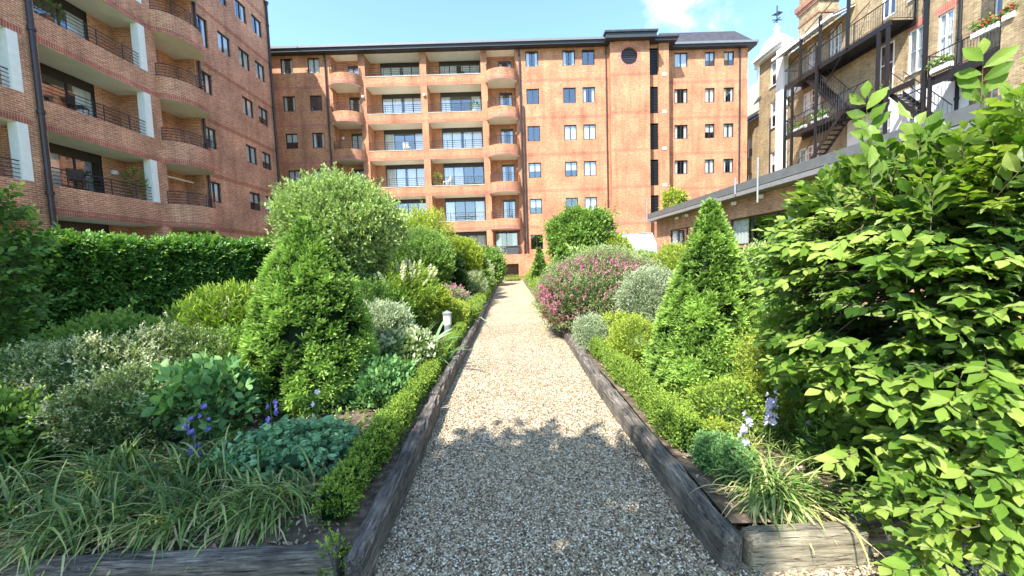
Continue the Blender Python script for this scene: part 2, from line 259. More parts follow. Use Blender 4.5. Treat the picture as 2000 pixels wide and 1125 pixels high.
class MB:
    def __init__(s): s.v = []; s.f = []; s.m = []; s.uv = []
    def face(s, pts, mi=0, uv=None):
        k = len(s.v); s.v += [tuple(p) for p in pts]; s.f.append(list(range(k, k + len(pts)))); s.m.append(mi); s.uv.append(uv)
    def box(s, x0, x1, y0, y1, z0, z1, mi=0):
        p = [(x0, y0, z0), (x1, y0, z0), (x1, y1, z0), (x0, y1, z0), (x0, y0, z1), (x1, y0, z1), (x1, y1, z1), (x0, y1, z1)]
        for q in ((0, 3, 2, 1), (4, 5, 6, 7), (0, 1, 5, 4), (1, 2, 6, 5), (2, 3, 7, 6), (3, 0, 4, 7)): s.face([p[i] for i in q], mi)
    def prism(s, poly, z0, z1, mi=0, cap=True):
        n = len(poly); u = 0
        for i in range(n):
            a, b = poly[i], poly[(i + 1) % n]; d = math.dist(a, b)
            s.face([(a[0], a[1], z0), (b[0], b[1], z0), (b[0], b[1], z1), (a[0], a[1], z1)], mi, [(u, z0), (u + d, z0), (u + d, z1), (u, z1)]); u += d
        if cap:
            s.face([(a[0], a[1], z0) for a in reversed(poly)], mi); s.face([(a[0], a[1], z1) for a in poly], mi)
    def tube(s, pts, r, n=6, mi=0):
        pts = [Vector(p) for p in pts]; rs = [float(q) for q in (r if isinstance(r, (list, tuple)) else [r] * len(pts))]; rings = []
        for i, p in enumerate(pts):
            t = (pts[min(i + 1, len(pts) - 1)] - pts[max(i - 1, 0)]).normalized()
            a = t.cross(Vector((0, 0, 1)) if abs(t.z) < 0.9 else Vector((1, 0, 0))).normalized(); b = t.cross(a)
            rings.append([p + rs[i] * (math.cos(2 * math.pi * j / n) * a + math.sin(2 * math.pi * j / n) * b) for j in range(n)])
        for i in range(len(rings) - 1):
            for j in range(n):
                s.face([rings[i][j], rings[i][(j + 1) % n], rings[i + 1][(j + 1) % n], rings[i + 1][j]], mi)
        s.face(rings[0], mi); s.face(list(reversed(rings[-1])), mi)
    def lathe(s, prof, cx=0, cy=0, n=20, mi=0):
        for i in range(len(prof) - 1):
            (r0, z0), (r1, z1) = prof[i], prof[i + 1]
            for j in range(n):
                a, b = 2 * math.pi * j / n, 2 * math.pi * (j + 1) / n
                s.face([(cx + r0 * math.cos(a), cy + r0 * math.sin(a), z0), (cx + r0 * math.cos(b), cy + r0 * math.sin(b), z0),
                        (cx + r1 * math.cos(b), cy + r1 * math.sin(b), z1), (cx + r1 * math.cos(a), cy + r1 * math.sin(a), z1)], mi)
    def mesh(s, name, mats, smooth=False):
        me = bpy.data.meshes.new(name); me.from_pydata(s.v, [], s.f)
        for m in mats: me.materials.append(M[m])
        me.polygons.foreach_set('material_index', s.m)
        ul = me.uv_layers.new(name='uv').data; buf = np.zeros((len(ul), 2)); k = 0
        for f, uv in zip(s.f, s.uv):
            n = len(f)
            if uv is None:
                a, b, c = (Vector(s.v[f[i]]) for i in (0, 1, 2)); nn = (b - a).cross(c - a)
                ax = max(range(3), key=lambda i: abs(nn[i]))
                for i in range(n):
                    p = s.v[f[i]]; buf[k + i] = (p[1], p[2]) if ax == 0 else ((p[0], p[2]) if ax == 1 else (p[0], p[1]))
            else:
                for i in range(n): buf[k + i] = uv[i]
            k += n
        ul.foreach_set('uv', buf.ravel())
        if smooth: me.polygons.foreach_set('use_smooth', [True] * len(s.f))
        me.update(); return me
    def build(s, name, mats, parent=None, loc=(0, 0, 0), rz=0, smooth=False):
        if isinstance(mats, str): mats = [mats]
        return link(name, s.mesh(name, mats, smooth), parent, loc, rz)

# walls with real openings.  local frame: x along the face, y inward, z up
def wall(mb, x0, x1, z0, z1, ops, y=0.0, back=None):
    """ops: (x0,x1,z0,z1,depth,kind); slots 0 brick, 1 cream, 2 dark interior"""
    xs = sorted({x0, x1, *[o[0] for o in ops], *[o[1] for o in ops]}); zs = sorted({z0, z1, *[o[2] for o in ops], *[o[3] for o in ops]})
    for i in range(len(xs) - 1):
        for j in range(len(zs) - 1):
            cx, cz = (xs[i] + xs[i + 1]) / 2, (zs[j] + zs[j + 1]) / 2
            if any(o[0] < cx < o[1] and o[2] < cz < o[3] for o in ops): continue
            mb.face([(xs[i], y, zs[j]), (xs[i + 1], y, zs[j]), (xs[i + 1], y, zs[j + 1]), (xs[i], y, zs[j + 1])], 0)
    for (a, b, c, d, dep, kind) in ops:
        def ring(ya, yb, ms):
            mb.face([(a, ya, c), (a, yb, c), (a, yb, d), (a, ya, d)], ms[0]); mb.face([(b, ya, c), (b, ya, d), (b, yb, d), (b, yb, c)], ms[0])
            mb.face([(a, ya, d), (a, yb, d), (b, yb, d), (b, ya, d)], ms[1]); mb.face([(a, ya, c), (b, ya, c), (b, yb, c), (a, yb, c)], ms[2])
        if kind == 'win':
            ring(y, y + 0.14, (0, 0, 0)); ring(y + 0.14, y + 0.9, (2, 2, 2)); yb = y + 0.9; mi = 2
        elif kind == 'hole': ring(y, y + dep, (2, 2, 2)); yb = y + dep; mi = 2
        else: ring(y, y + dep, (0, 1, 1)); yb = y + dep; mi = 0
        if kind == 'bal':      # recess back wall with a glazed opening in it
            gx0, gx1, gz0, gz1 = back(a, b, c, d)
            for (p, q, r_, t) in ((a, gx0, c, d), (gx1, b, c, d), (gx0, gx1, gz1, d), (gx0, gx1, c, gz0)):
                if q - p > 1e-4 and t - r_ > 1e-4: mb.face([(p, yb, r_), (q, yb, r_), (q, yb, t), (p, yb, t)], 0)
            a2, b2, c2, d2 = gx0, gx1, gz0, gz1
            for F in ([(a2, yb, c2), (a2, yb + 1, c2), (a2, yb + 1, d2), (a2, yb, d2)], [(b2, yb, c2), (b2, yb, d2), (b2, yb + 1, d2), (b2, yb + 1, c2)],
                      [(a2, yb, d2), (a2, yb + 1, d2), (b2, yb + 1, d2), (b2, yb, d2)], [(a2, yb + 1, c2), (b2, yb + 1, c2), (b2, yb + 1, d2), (a2, yb + 1, d2)],
                      [(a2, yb, c2), (b2, yb, c2), (b2, yb + 1, c2), (a2, yb + 1, c2)]): mb.face(F, 2)
        else: mb.face([(a, yb, c), (b, yb, c), (b, yb, d), (a, yb, d)], mi)
WC = {}
def window(parent, x0, x1, z0, z1, y=0.06, panes=2, cur=None, fm='bronze', head=0.0, bar=0.05, tr=None, sill=None, name='window', trans=None):
    """frame mesh with pane and curtain sub-parts; meshes are shared between equal windows"""
    w, h = round(x1 - x0, 3), round(z1 - z0, 3)
    if cur is None: cur = random.choice(['open', 'sides', 'sides', 'blind', 'net', 'net'])
    key = (w, h, panes, fm, head, bar, tr, sill)
    if key not in WC:
        f = MB(); f.box(0, bar, 0, 0.06, 0, h); f.box(w - bar, w, 0, 0.06, 0, h); f.box(bar, w - bar, 0, 0.06, 0, bar); f.box(bar, w - bar, 0, 0.06, h - bar - head, h)
        for k in range(1, panes):
            cx = w * k / panes; f.box(cx - bar / 2, cx + bar / 2, -0.004, 0.056, bar, h - bar - head)
        if tr:
            for t in tr: f.box(bar, w - bar, 0.004, 0.050, h * t - bar / 3, h * t + bar / 3)
        if sill: f.box(-0.05, w + 0.05, -0.14, 0.0, -0.07, -0.002)
        g = MB(); g.face([(bar, 0.03, bar), (w - bar, 0.03, bar), (w - bar, 0.03, h - bar - head), (bar, 0.03, h - bar - head)])
        WC[key] = (f.mesh('window_frame', [fm]), g.mesh('pane', ['glass']))
    fm_, gm = WC[key]
    o = link(name, fm_, parent, (x0, y, z0)); link('pane', gm, o)
    ck = ('c', w, h, cur, panes)
    if cur != 'open':
        if ck not in WC:
            c = MB(); n = 26
            def strip(a, b, za, zb):
                m = max(2, int((b - a) * 14))
                for k in range(m):
                    xa, xb = a + (b - a) * k / m, a + (b - a) * (k + 1) / m; ya, yb = 0.085 + 0.02 * math.sin(k * 2.1), 0.085 + 0.02 * math.sin((k + 1) * 2.1)
                    c.face([(xa, ya, za), (xb, yb, za), (xb, yb, zb), (xa, ya, zb)])
            if cur == 'sides': strip(0.03, w * 0.26, 0, h); strip(w * 0.76, w - 0.03, 0, h)
            elif cur == 'half': strip(0.02, w * 0.5, 0, h)
            elif cur == 'blind': strip(0.02, w - 0.02, h * 0.45, h)
            elif cur == 'net': strip(0.02, w * 0.46, 0, h); strip(w * 0.54, w - 0.02, 0, h)
            WC[ck] = c.mesh('curtain', ['curtain'])
        link('curtain', WC[ck], o)
    return o
def railing(parent, pts, z0, h, bars=5, posts=1.2, r=0.014, vertical=False, m='rail', name='railing', spacing=0.12):
    mb = MB(); P_ = [Vector((p[0], p[1], 0)) for p in pts]; L_ = [0]
    for i in range(1, len(P_)): L_.append(L_[-1] + (P_[i] - P_[i - 1]).length)
    def at(s):
        for i in range(1, len(P_)):
            if s <= L_[i] + 1e-6: return P_[i - 1].lerp(P_[i], (s - L_[i - 1]) / max(1e-6, L_[i] - L_[i - 1]))
        return P_[-1]
    lv = [1.0] if vertical else [k / (bars - 1) * 0.86 + 0.14 for k in range(bars)]
    if vertical: lv = [0.06, 1.0]
    for t in lv: mb.tube([(p.x, p.y, z0 + h * t) for p in P_], r * (1.5 if t == 1.0 else 1), 5)
    n = max(1, round(L_[-1] / posts))
    for k in range(n + 1):
        p = at(L_[-1] * k / n); mb.tube([(p.x, p.y, z0), (p.x, p.y, z0 + h)], r * 1.5, 5)
    if vertical:
        n = int(L_[-1] / spacing)
        for k in range(1, n):
            p = at(L_[-1] * k / n); mb.tube([(p.x, p.y, z0 + h * 0.06), (p.x, p.y, z0 + h)], r * 0.6, 4)
    return mb.build(name, [m], parent)
def downpipe(parent, x, y, z0, z1, r=0.06, m='pipe', name='downpipe', hop=True):
    mb = MB(); mb.tube([(x, y, z0), (x, y, z1)], r, 10)
    z = z0 + 1.5
    while z < z1: mb.tube([(x, y, z), (x, y, z + 0.12)], r * 1.35, 10); z += 2.72
    if hop: mb.tube([(x, y, z1 - 0.02), (x, y, z1 + 0.2)], [r * 1.3, r * 2.3], 10)
    return mb.build(name, [m], parent)
def arc(cx, hw, prot, n=18, y0=0.0, inset=0.0):
    return [(cx - (hw - inset) * math.cos(math.pi * k / n), y0 - (prot - inset) * math.sin(math.pi * k / n)) for k in range(n + 1)]
def curved_balcony(parent, cx, hw, prot, zb, zt, bm, rail_h):
    """bulging brick parapet with cream underside, soldier course below, iron rail on top"""
    mb = MB(); a = arc(cx, hw, prot); u = 0; sc = 0.23
    for i in range(len(a) - 1):
        p, q = a[i], a[i + 1]; d = math.dist(p, q)
        for (z0, z1, mi) in ((zb, zb + sc, 2), (zb + sc, zt, 0)):
            mb.face([(p[0], p[1], z0), (q[0], q[1], z0), (q[0], q[1], z1), (p[0], p[1], z1)], mi, [(u, z0), (u + d, z0), (u + d, z1), (u, z1)])
        b = arc(cx, hw, prot, inset=0.2); r_, s_ = b[i], b[i + 1]
        mb.face([(p[0], p[1], zt), (q[0], q[1], zt), (s_[0], s_[1], zt), (r_[0], r_[1], zt)], 0)
        mb.face([(s_[0], s_[1], zb + 0.25), (r_[0], r_[1], zb + 0.25), (r_[0], r_[1], zt), (s_[0], s_[1], zt)], 0)
        u += d
    mb.face([(p[0], p[1], zb) for p in a], 1); mb.face([(p[0], p[1], zb + 0.25) for p in arc(cx, hw, prot, inset=0.2)], 1)
    o = mb.build('balcony', [bm, 'cream', 'soldier'], parent)
    railing(o, arc(cx, hw - 0.1, prot - 0.1), zt, rail_h, bars=5, posts=0.9)
    return o

# ================================================================== GROUND
def flat(name, x0, x1, y0, y1, z, m, kind='structure'):
    mb = MB(); mb.face([(x0, y0, z), (x1, y0, z), (x1, y1, z), (x0, y1, z)]); o = mb.build(name, [m]); return tag(o, kind=kind)
flat('ground', -800, 800, -800, 800, -0.02, 'lawn')
flat('gravel_path', -2.6, 3.2, -3.5, 27.2, 0.0, 'gravel')
def bed(name, x0, x1, y0, y1):
    mb = MB(); nx, ny = 14, 60
    def h(x, y): return 0.105 + 0.02 * math.sin(x * 3.1 + y) * math.sin(y * 2.3)
    for i in range(nx):
        for j in range(ny):
            xa, xb = x0 + (x1 - x0) * i / nx, x0 + (x1 - x0) * (i + 1) / nx; ya, yb = y0 + (y1 - y0) * j / ny, y0 + (y1 - y0) * (j + 1) / ny
            mb.face([(xa, ya, h(xa, ya)), (xb, ya, h(xb, ya)), (xb, yb, h(xb, yb)), (xa, yb, h(xa, yb))])
    return tag(mb.build(name, ['soil'], smooth=True), kind='structure')
bed('soil_bed', -6.2, -0.76, 1.68, 26.5); bed('soil_bed', 1.02, 6.4, 1.74, 26.5)
flat('paving', -16, 19, 26.9, 31, 0.006, 'paving')

# ================================================================== APARTMENT BLOCK facing the camera
A = empty('apartment_building', (0, 29.8, 0), 0, 'orange brick apartment block facing down the path, with stacked balconies and a round window', 'building')
TOP = [15.45 - 2.72 * j for j in range(5)]; BOT = [14.75 - 2.72 * j for j in range(5)]
ROW = [16.98 - 2.722 * j for j in range(6)]
ops = []
WX = [(-16.5, -15.6), (-14.5, -13.6), (1.75, 2.70), (4.52, 5.47), (5.98, 6.93)]
for (a, b) in WX:
    for t in ROW: ops.append((a, b, t - 1.12, t, 0, 'win'))
BAYS = [(-10.26, -6.18), (-5.69, -1.62)]; CUR = [(-12.75, -10.75), (-1.15, 0.95)]
for (a, b) in BAYS:
    for j in range(5): ops.append((a, b, TOP[j], 17.1 if j == 0 else BOT[j - 1], 1.35, 'bal'))
    ops.append((a, b, 1.95, BOT[4], 1.35, 'bal'))
for (a, b) in CUR:
    for j in range(5): ops.append((a, b, TOP[j] - 0.2, 17.1 if j == 0 else BOT[j - 1], 0.9, 'bal'))
    ops.append((a, b, 1.85, BOT[4], 0.9, 'bal'))
def back_main(a, b, c, d):
    if b - a > 3: return (a + 0.75, b - 0.12, c, d)
    if c < 3: return (a + 0.15, b - 0.15, c, d - 0.1)
    return (a + 0.85, b - 0.25, c, d - 0.35)
w = MB(); wall(w, -18.2, 7.95, 0, 17.15, ops, back=back_main)
w.build('wall', ['brick_main', 'cream', 'dark'], A)
def soldierband(parent, x0, x1, z, h=0.22, y=0.0, m='soldier', pr=0.004, name='brick_band'):
    mb = MB(); mb.face([(x0, y - pr, z), (x1, y - pr, z), (x1, y - pr, z + h), (x0, y - pr, z + h)]); return mb.build(name, [m], parent)
for (a, b) in WX:
    for t in ROW: window(A, a + 0.01, b - 0.01, t - 1.11, t - 0.01, y=0.07, sill=None)
for i, (a, b) in enumerate(BAYS):
    for j in range(6):
        c, d = (TOP[j], 17.1 if j == 0 else BOT[j - 1]) if j < 5 else (1.95, BOT[4])
        g = back_main(a, b, c, d); window(A, g[0] + 0.01, g[1] - 0.01, c + 0.01, d - 0.01, y=1.38, panes=4, head=0.26, name='patio_door', cur=random.choice(['net', 'sides', 'half', 'net']))
        railing(A, [(a, 0.06), (b, 0.06)], c, 0.66)
        cp = MB(); cp.box(a, b, -0.025, 0.10, c - 0.001, c + 0.045)
        if j < 5: cp.build('coping', ['stone'], A)
for (a, b) in CUR:
    for j in range(6):
        c, d = (TOP[j] - 0.2, 17.1 if j == 0 else BOT[j - 1]) if j < 5 else (1.85, BOT[4])
        g = back_main(a, b, c, d); window(A, g[0] + 0.01, g[1] - 0.01, g[2] + 0.01, g[3] - 0.01, y=0.93, panes=2, fm='bronze', name='balcony_door', cur=random.choice(['net', 'sides']), head=0.1)
        if j < 5: curved_balcony(A, (a + b) / 2, 1.2, 0.85, BOT[j], TOP[j] + 0.05, 'brick_main', 0.62)
        else: railing(A, [(a, -0.1), (b, -0.1)], c, 0.62)
for j in range(5):
    z = BOT[j] - 0.02
    soldierband(A, -18.2, -12.95, z); soldierband(A, 1.1, 7.95, z, m='band'); soldierband(A, -10.6, -1.3, BOT[j] + 0.003, m='band')
# eaves
e = MB(); e.box(-18.2, 8.3, -0.55, 0.6, 17.15, 17.42, 0); e.box(-18.2, 8.3, -0.66, -0.50, 17.36, 17.52, 1); e.box(-18.2, 8.3, -0.50, 6, 17.42, 17.58, 0)
e.build('eaves', ['fascia', 'gutter'], A)
# tower
tw = MB(); X0, X1, TY = 7.95, 10.85, -0.55
n = 40; cx, cz, rr = 9.36, 16.15, 0.62
tops = []
for k in range(n):   # front face with a round hole: fan between circle and the enclosing square
    a0, a1 = 2 * math.pi * k / n, 2 * math.pi * (k + 1) / n
    def sq(a):
        c_, s_ = math.cos(a), math.sin(a); q = 0.9 / max(abs(c_), abs(s_)); return (cx + c_ * q, TY, cz + s_ * q)
    ca, cb = (cx + rr * math.cos(a0), TY, cz + rr * math.sin(a0)), (cx + rr * math.cos(a1), TY, cz + rr * math.sin(a1))
    tw.face([ca, sq(a0), sq(a1), cb], 0)
    tw.face([(ca[0], TY, ca[2]), (cb[0], TY, cb[2]), (cb[0], TY + 0.3, cb[2]), (ca[0], TY + 0.3, ca[2])], 0)
for (a, b, c, d) in ((X0, cx - 0.9, 0, 17.2), (cx + 0.9, X1, 0, 17.2), (cx - 0.9, cx + 0.9, 0, cz - 0.9), (cx - 0.9, cx + 0.9, cz + 0.9, 17.2)):
    tw.face([(a, TY, c), (b, TY, c), (b, TY, d), (a, TY, d)], 0)
tw.face([(X0, TY, 0), (X0, TY, 17.2), (X0, 1, 17.2), (X0, 1, 0)], 0); tw.face([(X1, TY, 0), (X1, 1.2, 0), (X1, 1.2, 17.2), (X1, TY, 17.2)], 0)
tw.build('stair_tower', ['brick_main'], A)
rw = MB()
for k in range(n):
    a0, a1 = 2 * math.pi * k / n, 2 * math.pi * (k + 1) / n
    P_ = lambda r_, a, y: (cx + r_ * math.cos(a), y, cz + r_ * math.sin(a))
    rw.face([P_(rr, a0, TY - 0.004), P_(rr + 0.2, a0, TY - 0.004), P_(rr + 0.2, a1, TY - 0.004), P_(rr, a1, TY - 0.004)], 0, [(0, a0 * 0.7), (0.2, a0 * 0.7), (0.2, a1 * 0.7), (0, a1 * 0.7)])
rwo = rw.build('round_window', ['soldier'], A)
lv = MB()
lv.face([(cx + rr * math.cos(2 * math.pi * k / n), TY + 0.28, cz + rr * math.sin(2 * math.pi * k / n)) for k in range(n)], 0)
for k in range(9):
    zz = cz - rr + (k + 0.7) * 2 * rr / 9.6; hw = math.sqrt(max(0.0, rr * rr - (zz - cz) ** 2)) * 0.98
    lv.box(cx - hw, cx + hw, TY + 0.16, TY + 0.2, zz, zz + 0.085)
lv.build('louvre', ['pipe'], rwo)
for j in range(5): soldierband(A, X0, X1, BOT[j] - 0.02, y=TY, m='band')
tr_ = MB(); tr_.box(X0 - 0.42, X1 + 0.35, TY - 0.5, 3, 17.2, 17.55, 0); tr_.box(X0 - 0.5, X1 + 0.43, TY - 0.6, 3.05, 17.55, 17.68, 1); tr_.build('tower_roof', ['fascia', 'slate'], A)
# louvre column, pier
lc = MB(); lops = [(11.0, 11.72, t - 1.95, t, 0.5, 'hole') for t in (17.0, 14.2, 11.5, 8.8, 6.1)]
wall(lc, X1, 11.75, 0, 17.3, lops, y=0.15); lc.box(11.75, 12.5, 0.0, 1.2, 0, 17.3, 0)
lc.build('wall', ['brick_main', 'cream', 'dark'], A)
for t in (17.0, 14.2, 11.5, 8.8, 6.1):
    sl = MB(); k = 0
    while k * 0.11 < 1.85: sl.box(11.0, 11.72, 0.2, 0.26, t - 1.93 + k * 0.11, t - 1.93 + k * 0.11 + 0.06); k += 1
    sl.build('louvre', ['iron'], A)
pr_ = MB(); pr_.box(X1 + 0.38, 13.0, -0.35, 3, 17.3, 17.5, 0); pr_.box(X1 + 0.5, 13.1, -0.45, 3, 17.5, 17.6, 1); pr_.build('pier_roof', ['fascia', 'slate'], A)
for j in range(5):
    v = MB(); v.box(12.0, 12.3, -0.03, 0.0, BOT[j] + 0.15, BOT[j] + 0.37); v.build('wall_vent', ['white'], A)
# right block
RB = 1.0; RX = [(13.34, 14.38), (15.73, 16.5), (17.2, 18.0)]; RR = [17.06 - 2.722 * j for j in range(6)]
rb = MB(); wall(rb, 12.5, 19.07, 0, 17.25, [(a, b, t - 1.08, t, 0, 'win') for (a, b) in RX for t in RR], y=RB)
rb.face([(19.07, RB, 0), (19.07, 10, 0), (19.07, 10, 17.25), (19.07, RB, 17.25)], 0); rb.build('wall', ['brick_main', 'cream', 'dark'], A)
for (a, b) in RX:
    for t in RR: window(A, a + 0.01, b - 0.01, t - 1.07, t - 0.01, y=RB + 0.07, cur=random.choice(['open', 'sides', 'net', 'blind']))
for j in range(5): soldierband(A, 12.5, 19.07, BOT[j] - 0.02, y=RB, m='band')
rf = MB(); rf.box(12.6, 19.5, RB - 0.45, 10.4, 17.25, 17.5, 0); rf.box(12.55, 19.58, RB - 0.55, RB - 0.38, 17.42, 17.58, 1)
f0 = [(12.6, RB - 0.4, 17.5), (19.5, RB - 0.4, 17.5), (18.6, RB + 1.0, 19.1), (12.6, RB + 1.0, 19.1)]
rf.face(f0, 2); rf.face([(19.5, RB - 0.4, 17.5), (19.5, 10.4, 17.5), (18.6, 9, 19.1), (18.6, RB + 1.0, 19.1)], 2); rf.face([(12.6, RB + 1.0, 19.1), (18.6, RB + 1.0, 19.1), (18.6, 9, 19.1), (12.6, 9, 19.1)], 2)
rf.face([(12.6, RB - 0.4, 17.5), (12.6, RB + 1.0, 19.1), (12.6, 9, 19.1), (12.6, 9, 17.5)], 2)
rf.build('roof', ['fascia', 'gutter', 'slate'], A)
for (x, y, z1) in ((-13.15, -0.10, 17.2), (1.28, -0.12, 17.2), (18.4, RB - 0.1, 17.3)): downpipe(A, x, y, 1.5, z1)
downpipe(A, 7.75, -0.1, 1.5, 17.2, r=0.045)
pp = MB(); pp.tube([(1.5, -0.1, 2), (1.5, -0.1, 13)], 0.05, 8); pp.build('downpipe', ['pipe'], A)
for (x, y, z, h) in ((-13.9, 1.0, 17.6, 0.75), (-12.1, 2.2, 17.6, 0.8), (0.95, 1.2, 17.6, 0.75), (7.3, 1.6, 17.6, 0.65), (10.9, 2.2, 17.7, 0.5)):
    v = MB(); v.tube([(x, y, z), (x, y, z + h)], 0.06, 8); v.build('roof_vent_pipe', ['iron'], A)
# plinth and undercroft below ground floor terrace
tb = MB(); wall(tb, -12.5, 8.0, 0, 1.85, [(-1.6, 0.72, 0.2, 1.2, 2.0, 'hole'), (-8, -4.2, 0.2, 1.2, 2.0, 'hole')], y=-1.25)
tb.box(-12.5, 8.0, -1.25, 0, 1.85, 1.9, 0)
tb.build('terrace_plinth', ['brick_main', 'cream', 'dark'], A)
sg = MB()
for z in (0.42, 0.66, 0.9): sg.box(-1.6, 0.72, -1.2, -1.16, z, z + 0.03)
sg.build('undercroft_grille', ['iron'], A)
railing(A, [(-4, -1.2), (1.0, -1.2)], 1.9, 0.6)
pb = MB(); pb.box(-0.15, 0.75, -1.15, -0.8, 1.9, 2.5); pb.box(-0.2, 0.8, -1.2, -0.75, 2.5, 2.55); pb.build('terrace_cabinet', ['roofgrey'], A)
for (x, j) in ((-5.9, 1), (-10.5, 1), (0.75, 2), (0.75, 3), (-12.5, 2)):
    v = MB(); v.lathe([(0, 0), (0.09, 0.02), (0.11, 0.1), (0.09, 0.18), (0, 0.2)], 0, 0, 10); v.build('wall_lamp', ['white'], A, loc=(x + (0.2 if x > -2 else 0), 0.8 if x in (0.75, -12.5) else -0.06, TOP[j] + 1.2))

# ================================================================== LEFT WING (faces the path)
Bw = empty('apartment_wing', (-15.9, 0, 0), rad(90), 'red brick apartment wing on the left with long recessed balconies, white pillars and curved balconies', 'building')
LT = [4.6 + 2.9 * k for k in range(6)]; LB = [3.55 + 2.93 * k for k in range(6)]   # parapet tops, undersides
lops = []
for k in range(5):
    for (a, b) in ((13.85, 18.0), (8.2, 13.3)): lops.append((a, b, LT[k], LB[k + 1], 1.4, 'bal'))
    lops.append((18.5, 20.75, LT[k], LB[k + 1], 1.0, 'bal'))
for (a, b) in ((13.85, 18.0), (8.2, 13.3)): lops.append((a, b, 1.2, LB[0], 1.4, 'bal'))
lops.append((18.5, 20.75, 1.2, LB[0], 1.0, 'bal'))
LC = [6.24, 9.14, 12.03, 14.9, 17.75]
C = [(21.05, 21.88), (22.6, 23.6), (24.27, 25.3), (25.8, 26.8)]
for k, t in enumerate(LC + [3.35]):
    for c, (a, b) in enumerate(C):
        if c == 1 and k not in (3, 4): continue
        h = 1.5 if (c == 0 and k == 3) else 1.08
        lops.append((a, b, t - h, t, 0, 'win'))
def back_left(a, b, c, d):
    if b - a > 3: return (a + 0.05 if a > 9 else a + 0.4, b - 1.05, c, d)
    return (a + 0.35, a + 1.15, c, d - 0.3)
lw = MB(); wall(lw, 6.0, 27.6, 0, 19.45, lops, back=back_left)
lw.face([(27.6, 0, 0), (27.6, 12, 0), (27.6, 12, 19.45), (27.6, 0, 19.45)], 0); lw.face([(6, 0, 0), (6, 0, 19.45), (6, 12, 19.45), (6, 12, 0)], 0)
lw.face([(6, 0, 19.45), (27.6, 0, 19.45), (27.6, 12, 19.45), (6, 12, 19.45)], 0)
lw.build('wall', ['brick_left', 'cream', 'dark'], Bw)
cp = MB(); cp.box(5.95, 27.68, -0.08, 0.3, 19.45, 19.53); cp.build('coping', ['stone'], Bw)
railing(Bw, [(22, 0.3), (27.3, 0.3)], 19.5, 0.9, bars=4)
for (a, b, c, d, dep, kind) in lops:
    if kind == 'win': window(Bw, a + 0.01, b - 0.01, c + 0.01, d - 0.01, y=0.07, cur=random.choice(['net', 'sides', 'blind', 'net']))
    else:
        g = back_left(a, b, c, d); big = b - a > 3
        window(Bw, g[0] + 0.01, g[1] - 0.01, c + 0.01, g[3] - 0.01, y=dep + 0.03, panes=(3 if big else 1), head=0.3 if big else 0.05, name='patio_door' if big else 'balcony_door', cur=random.choice(['half', 'open', 'sides', 'net']) if big else 'sides')
        if big and c > 4: railing(Bw, [(a, 0.06), (b, 0.06)], c, 0.62, posts=1.0)
for k in range(6):
    z = LB[k]
    for (a, b) in ((13.75, 18.3), (6.0, 13.45)): soldierband(Bw, a, b, z, h=0.24)
    soldierband(Bw, 21.3, 27.6, z + 0.0, h=0.22, m='band')
    if k < 5:
        curved_balcony(Bw, 19.65, 1.33, 0.95, LB[k], LT[k], 'brick_left', 0.6)
        for (a, b) in ((17.68, 17.99), (13.0, 13.29)):
            p = MB(); p.box(a, b, -0.02, 0.3, LT[k] + 0.0, LB[k + 1] - 0.002); p.build('pillar', ['white'], Bw)
downpipe(Bw, 13.62, -0.12, 0, 19.4, r=0.085, hop=False); downpipe(Bw, 20.93, -0.1, 0, 19.4, r=0.06, hop=False); downpipe(Bw, 27.35, -0.1, 0, 19.2, r=0.07)
wl = MB(); wl.lathe([(0, 0), (0.12, 0.03), (0.14, 0.11), (0.12, 0.19), (0, 0.22)], 0, 0, 12); wl.build('wall_lamp', ['white'], Bw, loc=(17.35, 1.3, 5.75))
aw = MB(); aw.tube([(18.6, 0.5, 6.05), (20.6, 0.5, 6.05)], 0.05, 8); aw.build('awning_roller', ['cream'], Bw)

# ================================================================== PAVILION (low, right, faces the path)
Pv = empty('garden_pavilion', (9.0, 0, 0), rad(-90), 'low buff brick garden building with dark flat roof edge, right of the path', 'building')
po = [(-15.65, -11.6, 1.72, 2.78, 0, 'win'), (-21.45, -18.6, 1.8, 2.82, 0, 'win'), (-10.4, -6.6, 1.72, 2.78, 0, 'win')]
pw = MB(); wall(pw, -23.3, -4.0, 0, 3.5, po)
pw.face([(-23.3, 0, 0), (-23.3, 0, 3.5), (-23.3, 9, 3.5), (-23.3, 9, 0)], 0); pw.build('wall', ['brick_pav', 'cream', 'dark'], Pv)
for (a, b, c, d, _, _) in po: window(Pv, a + 0.01, b - 0.01, c + 0.01, d - 0.01, y=0.06, panes=3, cur='sides', sill=None)
for (a, b, c, d, _, _) in po:
    s_ = MB(); s_.box(a - 0.1, b + 0.1, -0.06, 0.02, c - 0.1, c - 0.003); s_.build('sill', ['brick_red'], Pv)
pf = MB(); pf.box(-23.65, -3.6, -0.42, 9, 3.70, 3.98, 0); pf.box(-23.6, -3.65, -0.34, 9, 3.5, 3.70, 0); pf.box(-23.68, -3.6, -0.47, -0.345, 3.52, 3.66, 1)
pf.build('roof', ['roofgrey', 'zinc'], Pv)
for x in (-20.3, -19.2, -15.2, -13.6, -9): 
    s_ = MB(); s_.box(x, x + 0.12, -0.2, -0.06, 3.30, 3.42); s_.build('soffit_lamp', ['white'], Pv)
for (x, z0, z1) in ((-13.1, 3.1, 4.6), (-14.4, 3.6, 4.2), (-23.5, 3.5, 5.0)):
    s_ = MB(); s_.tube([(x, -0.52, z0), (x, -0.52, z1)], 0.03, 8); s_.build('metal_pole', ['zinc'], Pv)

